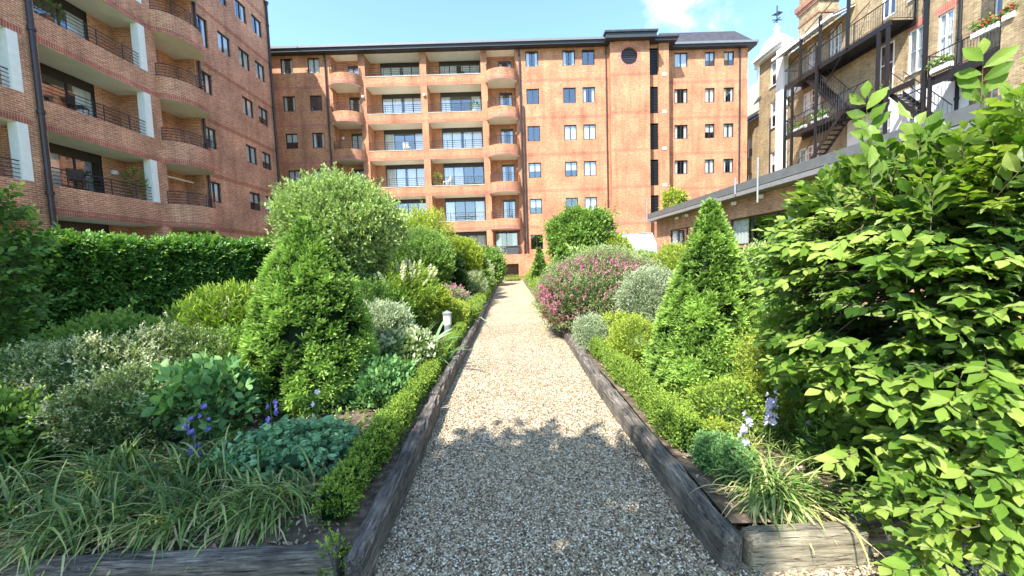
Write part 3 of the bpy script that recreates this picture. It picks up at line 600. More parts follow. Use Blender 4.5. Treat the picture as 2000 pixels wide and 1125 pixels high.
# ================================================================== VICTORIAN BLOCK (behind the pavilion)
V = empty('mansion_block', (21.3, 0, 0), rad(-90), 'yellow stock brick mansion block with white sash windows, behind the garden building on the right', 'building')
def vy(a, b): return (-max(a, b), -min(a, b))
VW = [(19.99, 20.78, 10.45, 12.65, 'sash'), (18.71, 19.39, 10.45, 12.6, 'sash'), (16.35, 17.15, 7.1, 8.95, 'sash'), (21.52, 22.30, 14.1, 17.0, 'door'), (19.95, 20.6, 7.1, 8.9, 'sash'),
      (16.3, 17.2, 11.2, 13.2, 'sash'), (21.5, 22.3, 6.4, 8.9, 'door'), (20.0, 20.8, 14.2, 16.4, 'sash'), (18.6, 19.4, 14.2, 16.4, 'sash'), (16.2, 17.1, 14.8, 16.8, 'sash')]
ops = [(*vy(a, b), c, d, 0, 'win') for (a, b, c, d, k) in VW] + [(-22.36, -21.49, 9.95, 12.7, 0, 'win')]
vw = MB(); wall(vw, -24.3, -15.8, 0, 21, ops)
vw.build('wall', ['brick_yellow', 'cream', 'dark'], V)
VW2 = [(26.45, 28.0, 11.0, 12.5), (26.5, 27.75, 13.4, 15.6), (24.9, 25.8, 13.4, 15.6), (26.5, 28.3, 7.2, 8.75)]
v2 = MB(); wall(v2, -29.6, -24.3, 0, 16.0, [(*vy(a, b), c, d, 0, 'win') for (a, b, c, d) in VW2]); v2.build('wall', ['brick_yellow', 'cream', 'dark'], V)
VW3 = [(30.5, 31.25, 14.4, 16.2), (30.5, 31.2, 11.2, 13.2), (30.45, 31.15, 7.5, 9.3)]
v3 = MB(); wall(v3, -32.6, -29.6, 0, 16.75, [(*vy(a, b), c, d, 0, 'win') for (a, b, c, d) in VW3], y=-0.15)
v3.face([(-29.6, -0.15, 0), (-29.6, 0, 0), (-29.6, 0, 16.75), (-29.6, -0.15, 16.75)], 0)
v3.build('wall', ['brick_yellow', 'cream', 'dark'], V)
v4 = MB(); wall(v4, -37, -32.6, 0, 12.9, [(-34.6, -33.9, 6.6, 8.4, 0, 'win'), (-34.6, -33.9, 9.8, 11.5, 0, 'win')], y=0.15); v4.build('wall', ['brick_yellow', 'cream', 'dark'], V)
for (z0, z1) in ((6.6, 8.4), (9.8, 11.5)): window(V, -34.59, -33.91, z0, z1, y=0.22, fm='white', tr=(0.5,), panes=1, cur='blind', name='sash_window')
ms = MB(); ms.face([(-37, -0.1, 12.9), (-32.6, -0.1, 12.9), (-32.6, 1.9, 17.0), (-37, 1.9, 17.0)], 0); ms.face([(-32.6, -0.1, 12.9), (-32.6, 2, 12.9), (-32.6, 1.9, 17.0)], 0)
ms.face([(-37, 1.9, 17.0), (-32.6, 1.9, 17.0), (-32.6, 8, 17.0), (-37, 8, 17.0)], 0); ms.box(-37, -32.6, -0.2, -0.05, 12.8, 12.95, 1); ms.build('mansard_roof', ['oldslate', 'iron'], V)
cn = MB(); cn.box(-32.75, -29.5, -0.5, 0.3, 16.75, 17.0); cn.box(-32.85, -29.4, -0.65, 0.3, 17.0, 17.2); cn.build('cornice', ['white'], V)
pl = MB(); pl.box(-30.1, -29.3, -0.5, -0.15, 0, 16.6); pl.build('white_pilaster', ['white'], V)
bx = MB(); bx.box(-29.3, -24.4, -0.12, -0.003, 12.9, 13.35); bx.build('white_band', ['white'], V)
wr = MB()
def wr_wall():
    wall(wr, -24.25, -17.9, 0, 9.7, [(-22.32, -21.48, 6.38, 8.92, 0.06, 'win'), (-20.62, -19.93, 7.08, 8.92, 0.06, 'win')], y=-0.06)
wr_wall(); wr.build('white_rendered_wall', ['white', 'white', 'dark'], V)
for (a, b, c, d, k) in VW:
    x0, x1 = vy(a, b)
    window(V, x0 + 0.01, x1 - 0.01, c + 0.01, d - 0.01, y=0.05 if d > 9.7 else -0.02, fm='white', bar=0.07, tr=(0.5,) if k == 'sash' else (0.33, 0.66), panes=2, cur=random.choice(['net', 'blind', 'sides']), sill=1 if k == 'sash' else None, name='sash_window' if k == 'sash' else 'white_door')
    if d > 9.7:
        s_ = MB(); s_.face([(x0 - 0.12, -0.006, d), (x1 + 0.12, -0.006, d), (x1 + 0.2, -0.006, d + 0.34), ((x0 + x1) / 2, -0.006, d + 0.42), (x0 - 0.2, -0.006, d + 0.34)]); s_.build('window_arch', ['soldier'], V)
dd = MB(); dd.box(-22.3, -21.55, 0.08, 0.12, 9.95, 12.6); dd.build('door', ['doorbrown'], V)
window(V, -22.35, -21.5, 9.96, 12.69, y=0.0, fm='white', bar=0.08, panes=1, tr=(0.6,), cur='open', name='door_frame')
for (a, b, c, d) in VW2: window(V, -b + 0.01, -a - 0.01, c + 0.01, d - 0.01, y=0.04, fm='white', bar=0.08, panes=3, tr=(0.4, 0.7), cur='net', sill=1, name='casement_window')
for (a, b, c, d) in VW3: window(V, -b + 0.01, -a - 0.01, c + 0.01, d - 0.01, y=-0.1, fm='white', bar=0.08, panes=1, tr=(0.5,), cur='blind', sill=1, name='sash_window')
cpy = MB(); cpy.face([(-29.3, 0, 16.1), (-29.3, -1.35, 15.5), (-24.0, -1.35, 15.5), (-24.0, 0, 16.1)]); cpy.face([(-29.3, 0, 16.2), (-24.0, 0, 16.2), (-24.0, -1.4, 15.6), (-29.3, -1.4, 15.6)])
cpy.box(-29.3, -24, -1.42, -1.35, 15.45, 15.62)
for k in range(12): x = -29.3 + k * 0.48; cpy.face([(x, -0.02, 16.09), (x, -1.34, 15.49), (x + 0.06, -1.34, 15.44), (x + 0.06, -0.02, 16.03)])
cpy.build('canopy', ['white'], V)
wgt = MB(); wgt.box(-15.8, -7, -1.4, 6, 0, 21); wgt.build('projecting_wing', ['brick_yellow'], V)
ch = MB(); ch.box(-29.2, -27.4, 0.5, 1.9, 14, 18.5, 0); ch.box(-29.3, -27.3, 0.4, 2.0, 18.5, 18.75, 1); ch.box(-29.4, -27.2, 0.3, 2.1, 18.75, 19.1, 1); ch.box(-29.25, -27.35, 0.45, 1.95, 17.7, 17.82, 1)
ch.box(-29.2, -27.4, 0.5, 1.9, 19.1, 19.9, 0); cho = ch.build('chimney', ['brick_yellow', 'brick_red'], V)
fr = MB(); fr.box(-31.5, -15.8, 0.02, 8, 15.8, 15.95); fr.build('flat_roof', ['slate'], V)
for (x, z0, z1) in ((-19.86, 4, 17), (-16.05, 4, 18), (-18.35, 4, 17)): downpipe(V, x, -0.12, z0, z1, r=0.07, m='iron', hop=False)
s_ = MB(); s_.tube([(-31.0, -0.3, 5.5), (-31.0, -0.3, 12)], 0.05, 8); s_.build('downpipe', ['pipe'], V)
# cupola
cu = empty('cupola', (24.2, 35, 15.5), 0, 'white domed cupola with a black weathervane rising behind the yellow brick roofline', 'cupola')
c_ = MB(); c_.lathe([(1.5, 0), (1.5, 2.5), (1.75, 2.6), (1.75, 2.85), (1.4, 2.9)], n=8); c_.build('drum', ['white'], cu)
c_ = MB(); c_.lathe([(1.36, 2.88), (1.34, 3.4), (1.2, 3.95), (0.9, 4.45), (0.5, 4.8), (0.25, 4.95), (0.16, 5.35), (0.3, 5.45), (0.1, 5.6), (0.05, 5.9)], n=20); c_.build('dome', ['whiteroof'], cu, smooth=True)
c_ = MB(); c_.tube([(0, 0, 5.5), (0, 0, 7.4)], 0.05, 6); c_.tube([(-0.4, 0, 6.2), (0.4, 0, 6.2)], 0.04, 6); c_.tube([(0, -0.4, 6.2), (0, 0.4, 6.2)], 0.04, 6)
c_.face([(-0.5, 0, 6.6), (0.1, 0.02, 6.55), (0.55, 0.0, 6.85), (0.15, 0.0, 6.95), (-0.1, 0, 6.8)]); c_.face([(-0.5, 0.03, 6.6), (-0.1, 0.03, 6.8), (0.15, 0.03, 6.95), (0.55, 0.03, 6.85), (0.1, 0.03, 6.55)]); c_.build('weathervane', ['iron'], cu)

# fire escape.  frame: X outwards from the wall at 21.3
Fe = empty('fire_escape', (21.3, 0, 0), rad(-90), 'black iron fire escape with two walkways and stair flights on the yellow brick block', 'fire escape')
def deck(x0, x1, z, y0=-1.35, y1=-0.05):
    d = MB(); d.box(x0, x1, y0, y0 + 0.08, z - 0.28, z); d.box(x0, x1, y1 - 0.08, y1, z - 0.28, z); k = x0
    while k < x1 - 0.1: d.box(k, k + 0.17, y0 + 0.08, y1 - 0.08, z - 0.05, z - 0.01); k += 0.2
    d.build('walkway', ['iron'], Fe)
deck(-28.0, -20.4, 13.1); deck(-27.9, -21.6, 9.6); 
railing(Fe, [(-28.0, -0.1), (-28.0, -1.33), (-20.4, -1.33), (-20.4, -0.1)], 13.1, 1.05, vertical=True, m='iron', posts=1.6, spacing=0.13, r=0.02)
railing(Fe, [(-27.9, -0.1), (-27.9, -1.33), (-21.6, -1.33)], 9.6, 1.05, vertical=True, m='iron', posts=1.6, spacing=0.13, r=0.02)
for (x, z0, z1) in ((-27.9, 4, 13.1), (-27.2, 4, 13), (-25.1, 4, 14.3), (-24.9, 13, 16.0), (-22.9, 13, 15.8), (-21.0, 4, 13.1), (-20.5, 4, 13.1), (-26.5, 13, 15.6)):
    p = MB(); p.box(x - 0.065, x + 0.065, -1.42, -1.29, z0, z1 - 0.3 if z1 < 13.2 else z1); p.build('post', ['iron'], Fe)
def stair(xa, za, xb, zb, ya, yb):
    s = MB(); n = max(4, int(abs(za - zb) / 0.2))
    for y in (ya, yb):
        s.face([(xa, y, za - 0.3), (xb, y, zb - 0.3), (xb, y, zb), (xa, y, za)]); s.face([(xa, y + 0.03, za), (xb, y + 0.03, zb), (xb, y + 0.03, zb - 0.3), (xa, y + 0.03, za - 0.3)])
        s.face([(xa, y, za - 0.3), (xa, y + 0.03, za - 0.3), (xb, y + 0.03, zb - 0.3), (xb, y, zb - 0.3)])
    for k in range(n):
        t = (k + 0.5) / n; x = xa + (xb - xa) * t; z = za + (zb - za) * t; s.box(x - 0.13, x + 0.13, ya + 0.03, yb, z - 0.2, z - 0.17)
    o = s.build('stair_flight', ['iron'], Fe); r_ = MB()
    for y in (ya + 0.01, yb + 0.01):
        r_.tube([(xa, y, za + 0.95), (xb, y, zb + 0.95)], 0.022, 5)
        for k in range(n + 1):
            t = k / n; x = xa + (xb - xa) * t; z = za + (zb - za) * t; r_.tube([(x, y, z), (x, y, z + 0.95)], 0.010, 4)
    r_.build('handrail', ['iron'], o)
stair(-26.3, 13.0, -23.3, 9.6, -1.15, -0.45); stair(-22.0, 9.6, -25.6, 6.2, -2.15, -1.5); stair(-20.5, 9.6, -18.2, 7.0, -1.2, -0.5)
b_ = MB(); b_.box(-21.55, -19.2, -1.34, -1.26, 9.32, 9.6); b_.build('beam', ['iron'], Fe)
BR = [((-25.1, -1.35, 11.0), (-23.3, -1.35, 12.8)), ((-27.9, -1.3, 11.4), (-26.6, -1.3, 12.8)), ((-28.0, -1.35, 12.8), (-28.6, -0.1, 11.0)), ((-28.0, -1.35, 15.2), (-24, -1.35, 16.3))] + [((x, -1.35, 14.15), (x, -0.05, 15.6)) for x in (-28.0, -26.5, -24.9, -23.0)]
for p_, q_ in BR: b_ = MB(); b_.tube([p_, q_], 0.03, 6); b_.build('brace', ['iron'], Fe)
# iron balcony at the right
Ib = empty('iron_balcony', (21.3, 0, 0), rad(-90), 'black iron balcony with flower boxes on the yellow brick block, upper right', 'balcony')
d = MB(); d.box(-18.6, -15.82, -1.36, -1.28, 8.9, 9.3); d.box(-18.6, -15.82, -1.28, -0.02, 9.18, 9.26); d.build('deck', ['iron'], Ib)
railing(Ib, [(-18.55, -0.1), (-18.55, -1.34), (-15.85, -1.34)], 9.3, 1.0, vertical=True, m='iron', posts=1.3, spacing=0.11, r=0.02)
for x in (-18.6, -18.35):
    p = MB(); p.box(x - 0.06, x + 0.06, -1.45, -1.35, 4, 18 if x < -18.5 else 9.3); p.build('post', ['iron'], Ib)
d = MB(); d.tube([(-20.2, -0.67, 9.2), (-18.6, -1.3, 9.0)], 0.03, 6); d.build('brace', ['iron'], Ib)

# ================================================================== things standing about
gl_ = empty('roof_light', (0, 0, 0), 0, 'white framed triangular glass roof light at the foot of the stair tower', 'roof light')
g = MB(); g.face([(8.3, 26.6, 1.3), (10.6, 26.6, 1.3), (10.6, 28.4, 3.1), (8.3, 28.4, 3.1)]); g.face([(8.3, 26.6, 1.3), (8.3, 28.4, 3.1), (8.3, 28.4, 1.3)]); g.face([(10.6, 26.6, 1.3), (10.6, 28.4, 1.3), (10.6, 28.4, 3.1)]); 
g.build('glazing', ['roofglass'], gl_)
g = MB()
T = lambda x, t: (x, 26.6 + 1.8 * t - 0.02, 1.3 + 1.8 * t + 0.02)
for a, b in ((T(8.3, 0), T(8.3, 1)), (T(10.6, 0), T(10.6, 1)), (T(8.3, 1), T(10.6, 1)), (T(8.3, 0), T(10.6, 0)), (T(8.9, 0), T(9.45, 1)), (T(9.45, 1), T(10.0, 0)), (T(10.0, 0), T(10.3, 1))): g.tube([a, b], 0.035, 5)
g.build('frame', ['zinc'], gl_)
g = MB(); g.box(8.3, 10.6, 26.6, 28.4, 0, 1.29); g.build('base', ['brick_main'], gl_)
vb = empty('vent_box', (5.1, 20, 0), 0, 'grey metal vent box standing among shrubs before the stair tower', 'vent box')
g = MB(); g.box(-0.28, 0.28, -0.25, 0.25, 0, 1.75); g.build('housing', ['zinc'], vb); g = MB(); g.box(-0.36, 0.36, -0.33, 0.33, 1.75, 2.0); g.build('cap', ['roofgrey'], vb)
g = MB()
for k in range(6): g.box(-0.24, 0.24, -0.27, -0.25, 1.0 + k * 0.11, 1.06 + k * 0.11)
g.build('grille', ['iron'], vb)
bw = empty('garden_wall', (5.9, 9, 0), 0, 'low red brick garden wall with pale coping in front of the buff pavilion', 'wall')
g = MB(); g.box(0, 0.22, -0.7, 7, 0, 1.22, 0); g.build('brickwork', ['brick_red'], bw); g = MB(); g.box(-0.04, 0.26, -0.73, 7.03, 1.22, 1.29); g.build('coping', ['stone'], bw)
bl = empty('bollard_light', (-1.03, 6.2, 0.12), 0, 'short grey and white bollard light in the left bed beside the path', 'bollard light')
g = MB(); g.lathe([(0.055, 0), (0.055, 0.28)], n=16); g.build('post', ['zinc'], bl, smooth=True)
g = MB(); g.lathe([(0.06, 0.28), (0.065, 0.30), (0.065, 0.43), (0.06, 0.45)], n=16); g.build('lens', ['cream'], bl, smooth=True)
g = MB(); g.lathe([(0.075, 0.45), (0.078, 0.48), (0.0, 0.52)], n=16); g.build('cap', ['zinc'], bl, smooth=True)

# timber sleepers
def sleeper(x0, y0, x1, y1, wd, h, label, tilt=0.0, z=0.0, seed=0, m='wood'):
    L_ = math.dist((x0, y0), (x1, y1)); r_ = random.Random(seed); nx = max(6, int(L_ / 0.06)); ny, nz = 4, 5
    mb = MB(); import mathutils
    def P_(i, j, k):
        x = L_ * i / nx; y = wd * (j / ny - 0.5); zz = h * k / nz
        n_ = mathutils.noise.noise(Vector((x * 2.2 + seed, y * 6, zz * 6))) * 0.012 + mathutils.noise.noise(Vector((x * 9 + seed, y * 25, zz * 25))) * 0.004
        ey = (1 if j == ny else -1 if j == 0 else 0); ez = (1 if k == nz else 0); ex = (1 if i == nx else -1 if i == 0 else 0)
        c = 0.008 if (abs(ey) + abs(ez) + abs(ex)) > 1 else 0
        chip = 0
        if ez and ey:
            q = mathutils.noise.noise(Vector((x * 5 + seed * 3, 3.3, y))); chip = max(0, q - 0.15) * 0.06
        return (x - ex * (c + n_), y + ey * (n_ - c - chip), zz + ez * (n_ - c - chip) + tilt * x / L_)
    for i in range(nx):
        for j in range(ny):
            mb.face([P_(i, j, nz), P_(i + 1, j, nz), P_(i + 1, j + 1, nz), P_(i, j + 1, nz)])
        for k in range(nz):
            mb.face([P_(i, 0, k), P_(i + 1, 0, k), P_(i + 1, 0, k + 1), P_(i, 0, k + 1)]); mb.face([P_(i, ny, k), P_(i, ny, k + 1), P_(i + 1, ny, k + 1), P_(i + 1, ny, k)])
    for j in range(ny):
        for k in range(nz):
            mb.face([P_(0, j, k), P_(0, j, k + 1), P_(0, j + 1, k + 1), P_(0, j + 1, k)]); mb.face([P_(nx, j, k), P_(nx, j + 1, k), P_(nx, j + 1, k + 1), P_(nx, j, k + 1)])
    o = mb.build('timber_sleeper', [m], None, (x0, y0, z), math.atan2(y1 - y0, x1 - x0)); return tag(o, label, 'sleeper', 'timber sleepers edging the beds')
W_ = 0.105
sleeper(-0.71, 1.56, -0.74, 3.56, W_, 0.165, 'nearest black weathered sleeper along the left side of the path, its end cracked', seed=1)
sleeper(-0.765, 3.62, -0.74, 6.05, W_, 0.165, 'second weathered sleeper from the front on the left side of the path', tilt=-0.01, seed=2)
names = ['third', 'fourth', 'fifth', 'sixth', 'seventh', 'eighth', 'ninth', 'tenth', 'eleventh']
y = 6.1
for k in range(8):
    sleeper(-0.75 + 0.012 * (k % 2), y, -0.74 + 0.012 * ((k + 1) % 2), y + 2.4, W_, 0.155 + 0.008 * (k % 3), names[k] + ' weathered sleeper from the front on the left side of the path', seed=3 + k); y += 2.45
sleeper(0.945, 1.60, 0.93, 3.7, W_, 0.165, 'nearest dark weathered sleeper along the right side of the path', seed=21)
sleeper(0.925, 3.66, 0.97, 6.1, W_, 0.16, 'second sleeper from the front on the right side of the path, pale sunlit side', tilt=0.0, seed=22)
y = 6.15
for k in range(8):
    sleeper(0.97 + 0.012 * (k % 2), y, 0.985 + 0.012 * ((k + 1) % 2), y + 2.4, W_, 0.155 + 0.008 * (k % 3), names[k] + ' weathered sleeper from the front on the right side of the path', seed=33 + k); y += 2.45
sleeper(-3.2, 1.60, -0.80, 1.615, W_, 0.165, 'dark grey sleeper lying across the front of the left bed', seed=51)
sleeper(-5.7, 1.58, -3.24, 1.60, W_, 0.165, 'outer grey sleeper at the far left end of the left bed front', seed=54)
sleeper(1.02, 1.64, 1.55, 1.64, W_, 0.16, 'short pale sunlit sleeper across the front of the right bed', seed=52, m='woodpale')
sleeper(1.58, 1.72, 3.9, 1.68, W_, 0.155, 'sleeper across the right bed front, mostly hidden under the big leafy hornbeam', seed=53)

# ================================================================== VEGETATION
def unit(a): return a / np.maximum(1e-9, np.linalg.norm(a, axis=-1, keepdims=True))
class Pre:      # small prefab: verts, faces (list), mat idx per face, tint per vert, uv per vert
    def __init__(s): s.v = []; s.f = []; s.m = []; s.t = []; s.u = []
    def add(s, v, f, m=0, t=0.5, u=None):
        k = len(s.v); s.v += [tuple(p) for p in v]; s.f += [[i + k for i in q] for q in f]; s.m += [m] * len(f)
        s.t += [t] * len(v); s.u += (u if u else [(0, 0)] * len(v))
    def merge(s, p, R, o, sc=1, dt=0.0):
        k = len(s.v); V_ = (np.array(p.v) * sc) @ np.array(R).T + np.array(o)
        s.v += [tuple(q) for q in V_]; s.f += [[i + k for i in q] for q in p.f]; s.m += p.m; s.t += [x + dt for x in p.t]; s.u += p.u
def leaf(L=1.0, Wd=0.5, seg=2, fold=0.25, droop=0.2, m=0, t=0.5, peak=0.45, off=(0, 0, 0), wav=0.0):
    """leaf along +Y, facing +Z, folded along its midrib"""
    p = Pre(); v = []; u = []; n = seg
    mid = []
    for i in range(n + 1):
        s = i / n; mid.append((0, s * L, -droop * L * s * s))
    v = list(mid); u = [(0, i / n) for i in range(n + 1)]
    for sd in (-1, 1):
        for i in range(1, n):
            s = i / n; w = (s / peak) ** 0.7 if s < peak else max(0.0, (1 - ((s - peak) / (1 - peak)) ** 1.5))
            w *= Wd / 2
            v.append((sd * w, s * L + w * 0.25, -droop * L * s * s + fold * w + wav * w * math.sin(i * 2.6 + sd))); u.append((sd * w / (Wd / 2), s))
    l0 = n + 1; r0 = l0 + n - 1; f = []
    for (st, rev) in ((l0, False), (r0, True)):
        edge = [0] + list(range(st, st + n - 1)) + [n]
        for i in range(n):
            q = [i, i + 1, edge[i + 1], edge[i]]; q2 = []
            for z in q:
                if z not in q2: q2.append(z)
            f.append(q2 if rev else q2[::-1])
    p.add([(x + off[0], y + off[1], z + off[2]) for x, y, z in v], f, m, t, u); return p
def rotm(az=0, el=0, ro=0):      # about Z by az, tilt up by el, roll
    return np.array(Matrix.Rotation(az, 3, 'Z') @ Matrix.Rotation(el, 3, 'X') @ Matrix.Rotation(ro, 3, 'Y'))
def stick(p, a, b, r=0.01, m=1):
    a = np.array(a, float); b = np.array(b, float); d = unit(b - a); s = unit(np.cross(d, [0.3, 0.2, 1])); q = np.cross(d, s)
    ring = [a + r * s, a - r * 0.5 * s + r * 0.87 * q, a - r * 0.5 * s - r * 0.87 * q]; p.add(ring + [b], [[0, 1, 3], [1, 2, 3], [2, 0, 3]], m, 0.4)
def twig(n=6, L=1.0, ll=0.35, lw=0.2, seg=2, spread=55, planar=False, stem=True, rs=None, fold=0.25, droop=0.2, opp=False, rise=0.0, tip=0.4, wav=0.0):
    """stem along +Y with n leaves; tint rises towards the tip"""
    r_ = random.Random(rs); p = Pre()
    if stem: stick(p, (0, 0, 0), (0, L, 0), 0.012 * L)
    for k in range(n):
        s = (k // 2 * 2 + 1) / n if opp else (k + 1) / n
        y = L * (0.12 + 0.86 * s); sz = (0.8 + 0.4 * r_.random()) * (1 - 0.35 * abs(s - 0.55))
        lf = leaf(ll * sz, lw * sz, seg, fold, droop, 0, 0.35 + tip * s + r_.uniform(-0.15, 0.15), wav=wav)
        sd = 1 if k % 2 else -1
        if k == n - 1: az, rl = r_.uniform(-15, 15), 0
        elif planar: az, rl = sd * -(spread + r_.uniform(-14, 14)), r_.uniform(-20, 20)
        else: az, rl = sd * -spread + r_.uniform(-10, 10), r_.uniform(-25, 25)
        R_ = rotm(rad(az), rad(rise + r_.uniform(-12, 12)), rad(rl))
        if not planar: R_ = np.array(Matrix.Rotation(rad(k * 137.5 if not opp else (k // 2) * 90), 3, 'Y')) @ R_
        p.merge(lf, R_, (0, y, 0))
    return p
def frames(d, up, spin=None):
    """rotation matrices whose Y is d and Z is near up"""
    y = unit(d); x = unit(np.cross(y, up) + 1e-6); z = np.cross(x, y)
    return np.stack([x, y, z], axis=-1)
def scatter(name, parts, mats, parent=None, loc=(0, 0, 0), smooth=False, extra=None):
    """parts: list of (prefab, pos(N,3), R(N,3,3), scale(N), dt(N)); all joined into one mesh"""
    Vs, Fi, Fs, Ms, Ts, Us = [], [], [], [], [], []; base = 0
    for (p, pos, R_, sc, dt) in parts:
        n = len(pos)
        if n == 0: continue
        v = np.array(p.v, dtype=np.float32); k = len(v)
        W = np.einsum('nij,kj->nki', R_, v) * np.asarray(sc).reshape(n, -1, 1) + pos[:, None, :]
        Vs.append(W.reshape(-1, 3)); t = np.array(p.t)[None, :] + dt[:, None]; Ts.append(t.ravel()); Us.append(np.tile(np.array(p.u), (n, 1)))
        sizes = np.array([len(q) for q in p.f]); idx = np.concatenate([np.array(q) for q in p.f])
        Fi.append((idx[None, :] + (base + np.arange(n) * k)[:, None]).ravel()); Fs.append(np.tile(sizes, n)); Ms.append(np.tile(np.array(p.m), n)); base += n * k
    if extra is not None:      # MB to append
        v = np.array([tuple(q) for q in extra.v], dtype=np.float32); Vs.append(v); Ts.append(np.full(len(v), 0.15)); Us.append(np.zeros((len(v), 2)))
        Fi.append(np.concatenate([np.array(q) for q in extra.f]) + base); Fs.append(np.array([len(q) for q in extra.f])); Ms.append(np.array(extra.m)); base += len(v)
    V_ = np.concatenate(Vs); idx = np.concatenate(Fi).astype(np.int32); sz = np.concatenate(Fs).astype(np.int32)
    me = bpy.data.meshes.new(name); me.vertices.add(len(V_)); me.vertices.foreach_set('co', V_.ravel())
    me.loops.add(len(idx)); me.loops.foreach_set('vertex_index', idx); me.polygons.add(len(sz))
    st = np.concatenate([[0], np.cumsum(sz)[:-1]]).astype(np.int32); me.polygons.foreach_set('loop_start', st); me.polygons.foreach_set('loop_total', sz)
    me.polygons.foreach_set('material_index', np.concatenate(Ms).astype(np.int32))
    for m in mats: me.materials.append(M[m])
    a = me.attributes.new('tint', 'FLOAT', 'POINT'); a.data.foreach_set('value', np.clip(np.concatenate(Ts), 0, 1).astype(np.float32))
    ul = me.uv_layers.new(name='uv').data; ul.foreach_set('uv', np.concatenate(Us)[idx].astype(np.float32).ravel())
    if smooth: me.polygons.foreach_set('use_smooth', [True] * len(sz))
    me.update(); me.validate(); return link(name, me, parent, loc)
def rdir(n): return unit(rng.normal(size=(n, 3)))
def bumps(d, k=14, amp=0.18, kap=9, seed=0):
    r_ = np.random.default_rng(seed); c = unit(r_.normal(size=(k, 3))); a = r_.uniform(-amp, amp, k)
    return (np.exp(kap * (d @ c.T - 1)) * a).sum(1)
def split(prefs, pos, R_, sc, dt):
    n = len(pos); ch = rng.integers(0, len(prefs), n)
    return [(p, pos[ch == i], R_[ch == i], sc[ch == i], dt[ch == i]) for i, p in enumerate(prefs)]
UP = np.array([0, 0, 1.0])
def lump(c, r, seed=0, amp=0.12, n=16, mi=0, zmin=None):
    """rough closed core inside the foliage, its dark tint standing for inner shade"""
    mb = MB(); pts = {}
    for i in range(n + 1):
        for j in range(2 * n):
            th = math.pi * i / n; ph = math.pi * j / n; pts[i, j] = (math.sin(th) * math.cos(ph), math.sin(th) * math.sin(ph), math.cos(th))
    ks = list(pts); D = np.array([pts[k] for k in ks]); B = 1 + bumps(D, 20, amp, 12, seed)
    for k, d, b in zip(ks, D, B):
        p = [c[i] + r[i] * d[i] * b for i in range(3)]
        if zmin is not None: p[2] = max(p[2], zmin)
        pts[k] = tuple(p)
    for i in range(n):
        for j in range(2 * n):
            j2 = (j + 1) % (2 * n); mb.face([pts[i, j], pts[i + 1, j], pts[i + 1, j2], pts[i, j2]], mi)
    return mb
def stems(mb, base, tops, r0=0.02, mi=0, bend=0.15, n=5):
    for t in tops:
        a = Vector(base); b = Vector(t); k = Vector((random.uniform(-1, 1), random.uniform(-1, 1), 0)) * bend * (b - a).length
        mb.tube([a.lerp(b, i / n) + k * math.sin(math.pi * i / n) for i in range(n + 1)], [r0 * (1 - 0.8 * i / n) for i in range(n + 1)], 6, mi)
def shrub(name, label, cat, loc, r, zc, prefs, mats, n, size, group=None, seed=0, amp=0.22, kap=9, out=0.7, up=0.5, jit=0.5, shell=(0.62, 1.06), core=0.72,
          lit=0.25, zmin=0.03, flowers=None, trunk=None, nstem=7, tintk=0.5, coremat=0, clump=1.0, stray=0.22):
    """rounded plant: foliage on a bumpy shell in several layers, over a closed core tinted dark for inner shade, with stems from the ground"""
    root = empty(name, loc, 0, label, cat, group)
    r = np.array(r if hasattr(r, '__len__') else (r, r, r), float); c = np.array([0, 0, zc])
    n = int(n * 1.25); d = rdir(n); cl = bumps(d, 90, 0.16, 70, seed + 500); b = 1 + bumps(d, 16, amp, kap, seed) + cl * clump; s = shell[0] + (shell[1] - shell[0]) * rng.random(n) ** 0.45 + (rng.random(n) < 0.07) * rng.random(n) * stray
    pos = c + d * r * (b * s)[:, None]; keep = (pos[:, 2] > zmin) & (rng.random(n) < 0.86 + cl * 3.5 * clump); pos, d, b, s, cl = pos[keep], d[keep], b[keep], s[keep], cl[keep]; m = len(pos)
    nn = unit(d / r)
    g = unit(nn * out + UP * up + rng.normal(size=(m, 3)) * jit)
    R_ = frames(g, unit(nn * 0.6 + UP + rng.normal(size=(m, 3)) * 0.3))
    sc = size * rng.uniform(0.7, 1.3, m); dt = (s - 0.9) * 1.0 + cl * 1.0 + rng.normal(size=m) * 0.1 + tintk - 0.5  # leaves deep in the clumps get a darker tint: shading put into the colour
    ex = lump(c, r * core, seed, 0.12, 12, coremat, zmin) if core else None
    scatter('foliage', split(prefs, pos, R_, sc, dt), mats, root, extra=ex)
    if flowers:
        for fi, (fp, fn, fs, cond, fm) in enumerate(flowers):
            d = rdir(fn * 3); b = 1 + bumps(d, 16, amp, kap, seed); pos = c + d * r * (b * 1.05)[:, None]
            k = cond(d) & (pos[:, 2] > zmin); pos, d = pos[k][:fn], d[k][:fn]; m = len(pos); g = unit(d * 0.5 + UP * 0.9 + rng.normal(size=(m, 3)) * 0.35)
            scatter('flowers', split(fp, pos, frames(g, unit(rng.normal(size=(m, 3)))), fs * rng.uniform(0.7, 1.3, m), rng.normal(size=m) * 0.15), fm, root)
    mb = MB(); top = zc if trunk is None else trunk
    if nstem:
        for i in range(nstem):
            a = 2 * math.pi * i / nstem + seed; rr = 0.45 + 0.35 * random.random()
            stems(mb, (0.03 * math.cos(a), 0.03 * math.sin(a), -0.05), [(r[0] * rr * math.cos(a), r[1] * rr * math.sin(a), zc + r[2] * random.uniform(-0.1, 0.55))], 0.012 + 0.012 * max(r), 0, 0.08)
        if trunk: mb.tube([(0, 0, -0.05), (0.02, 0, trunk * 0.5), (0, 0.02, trunk)], [0.075, 0.06, 0.05], 8)
        mb.build('trunk' if trunk else 'stems', ['bark'], root, smooth=True)
    return root

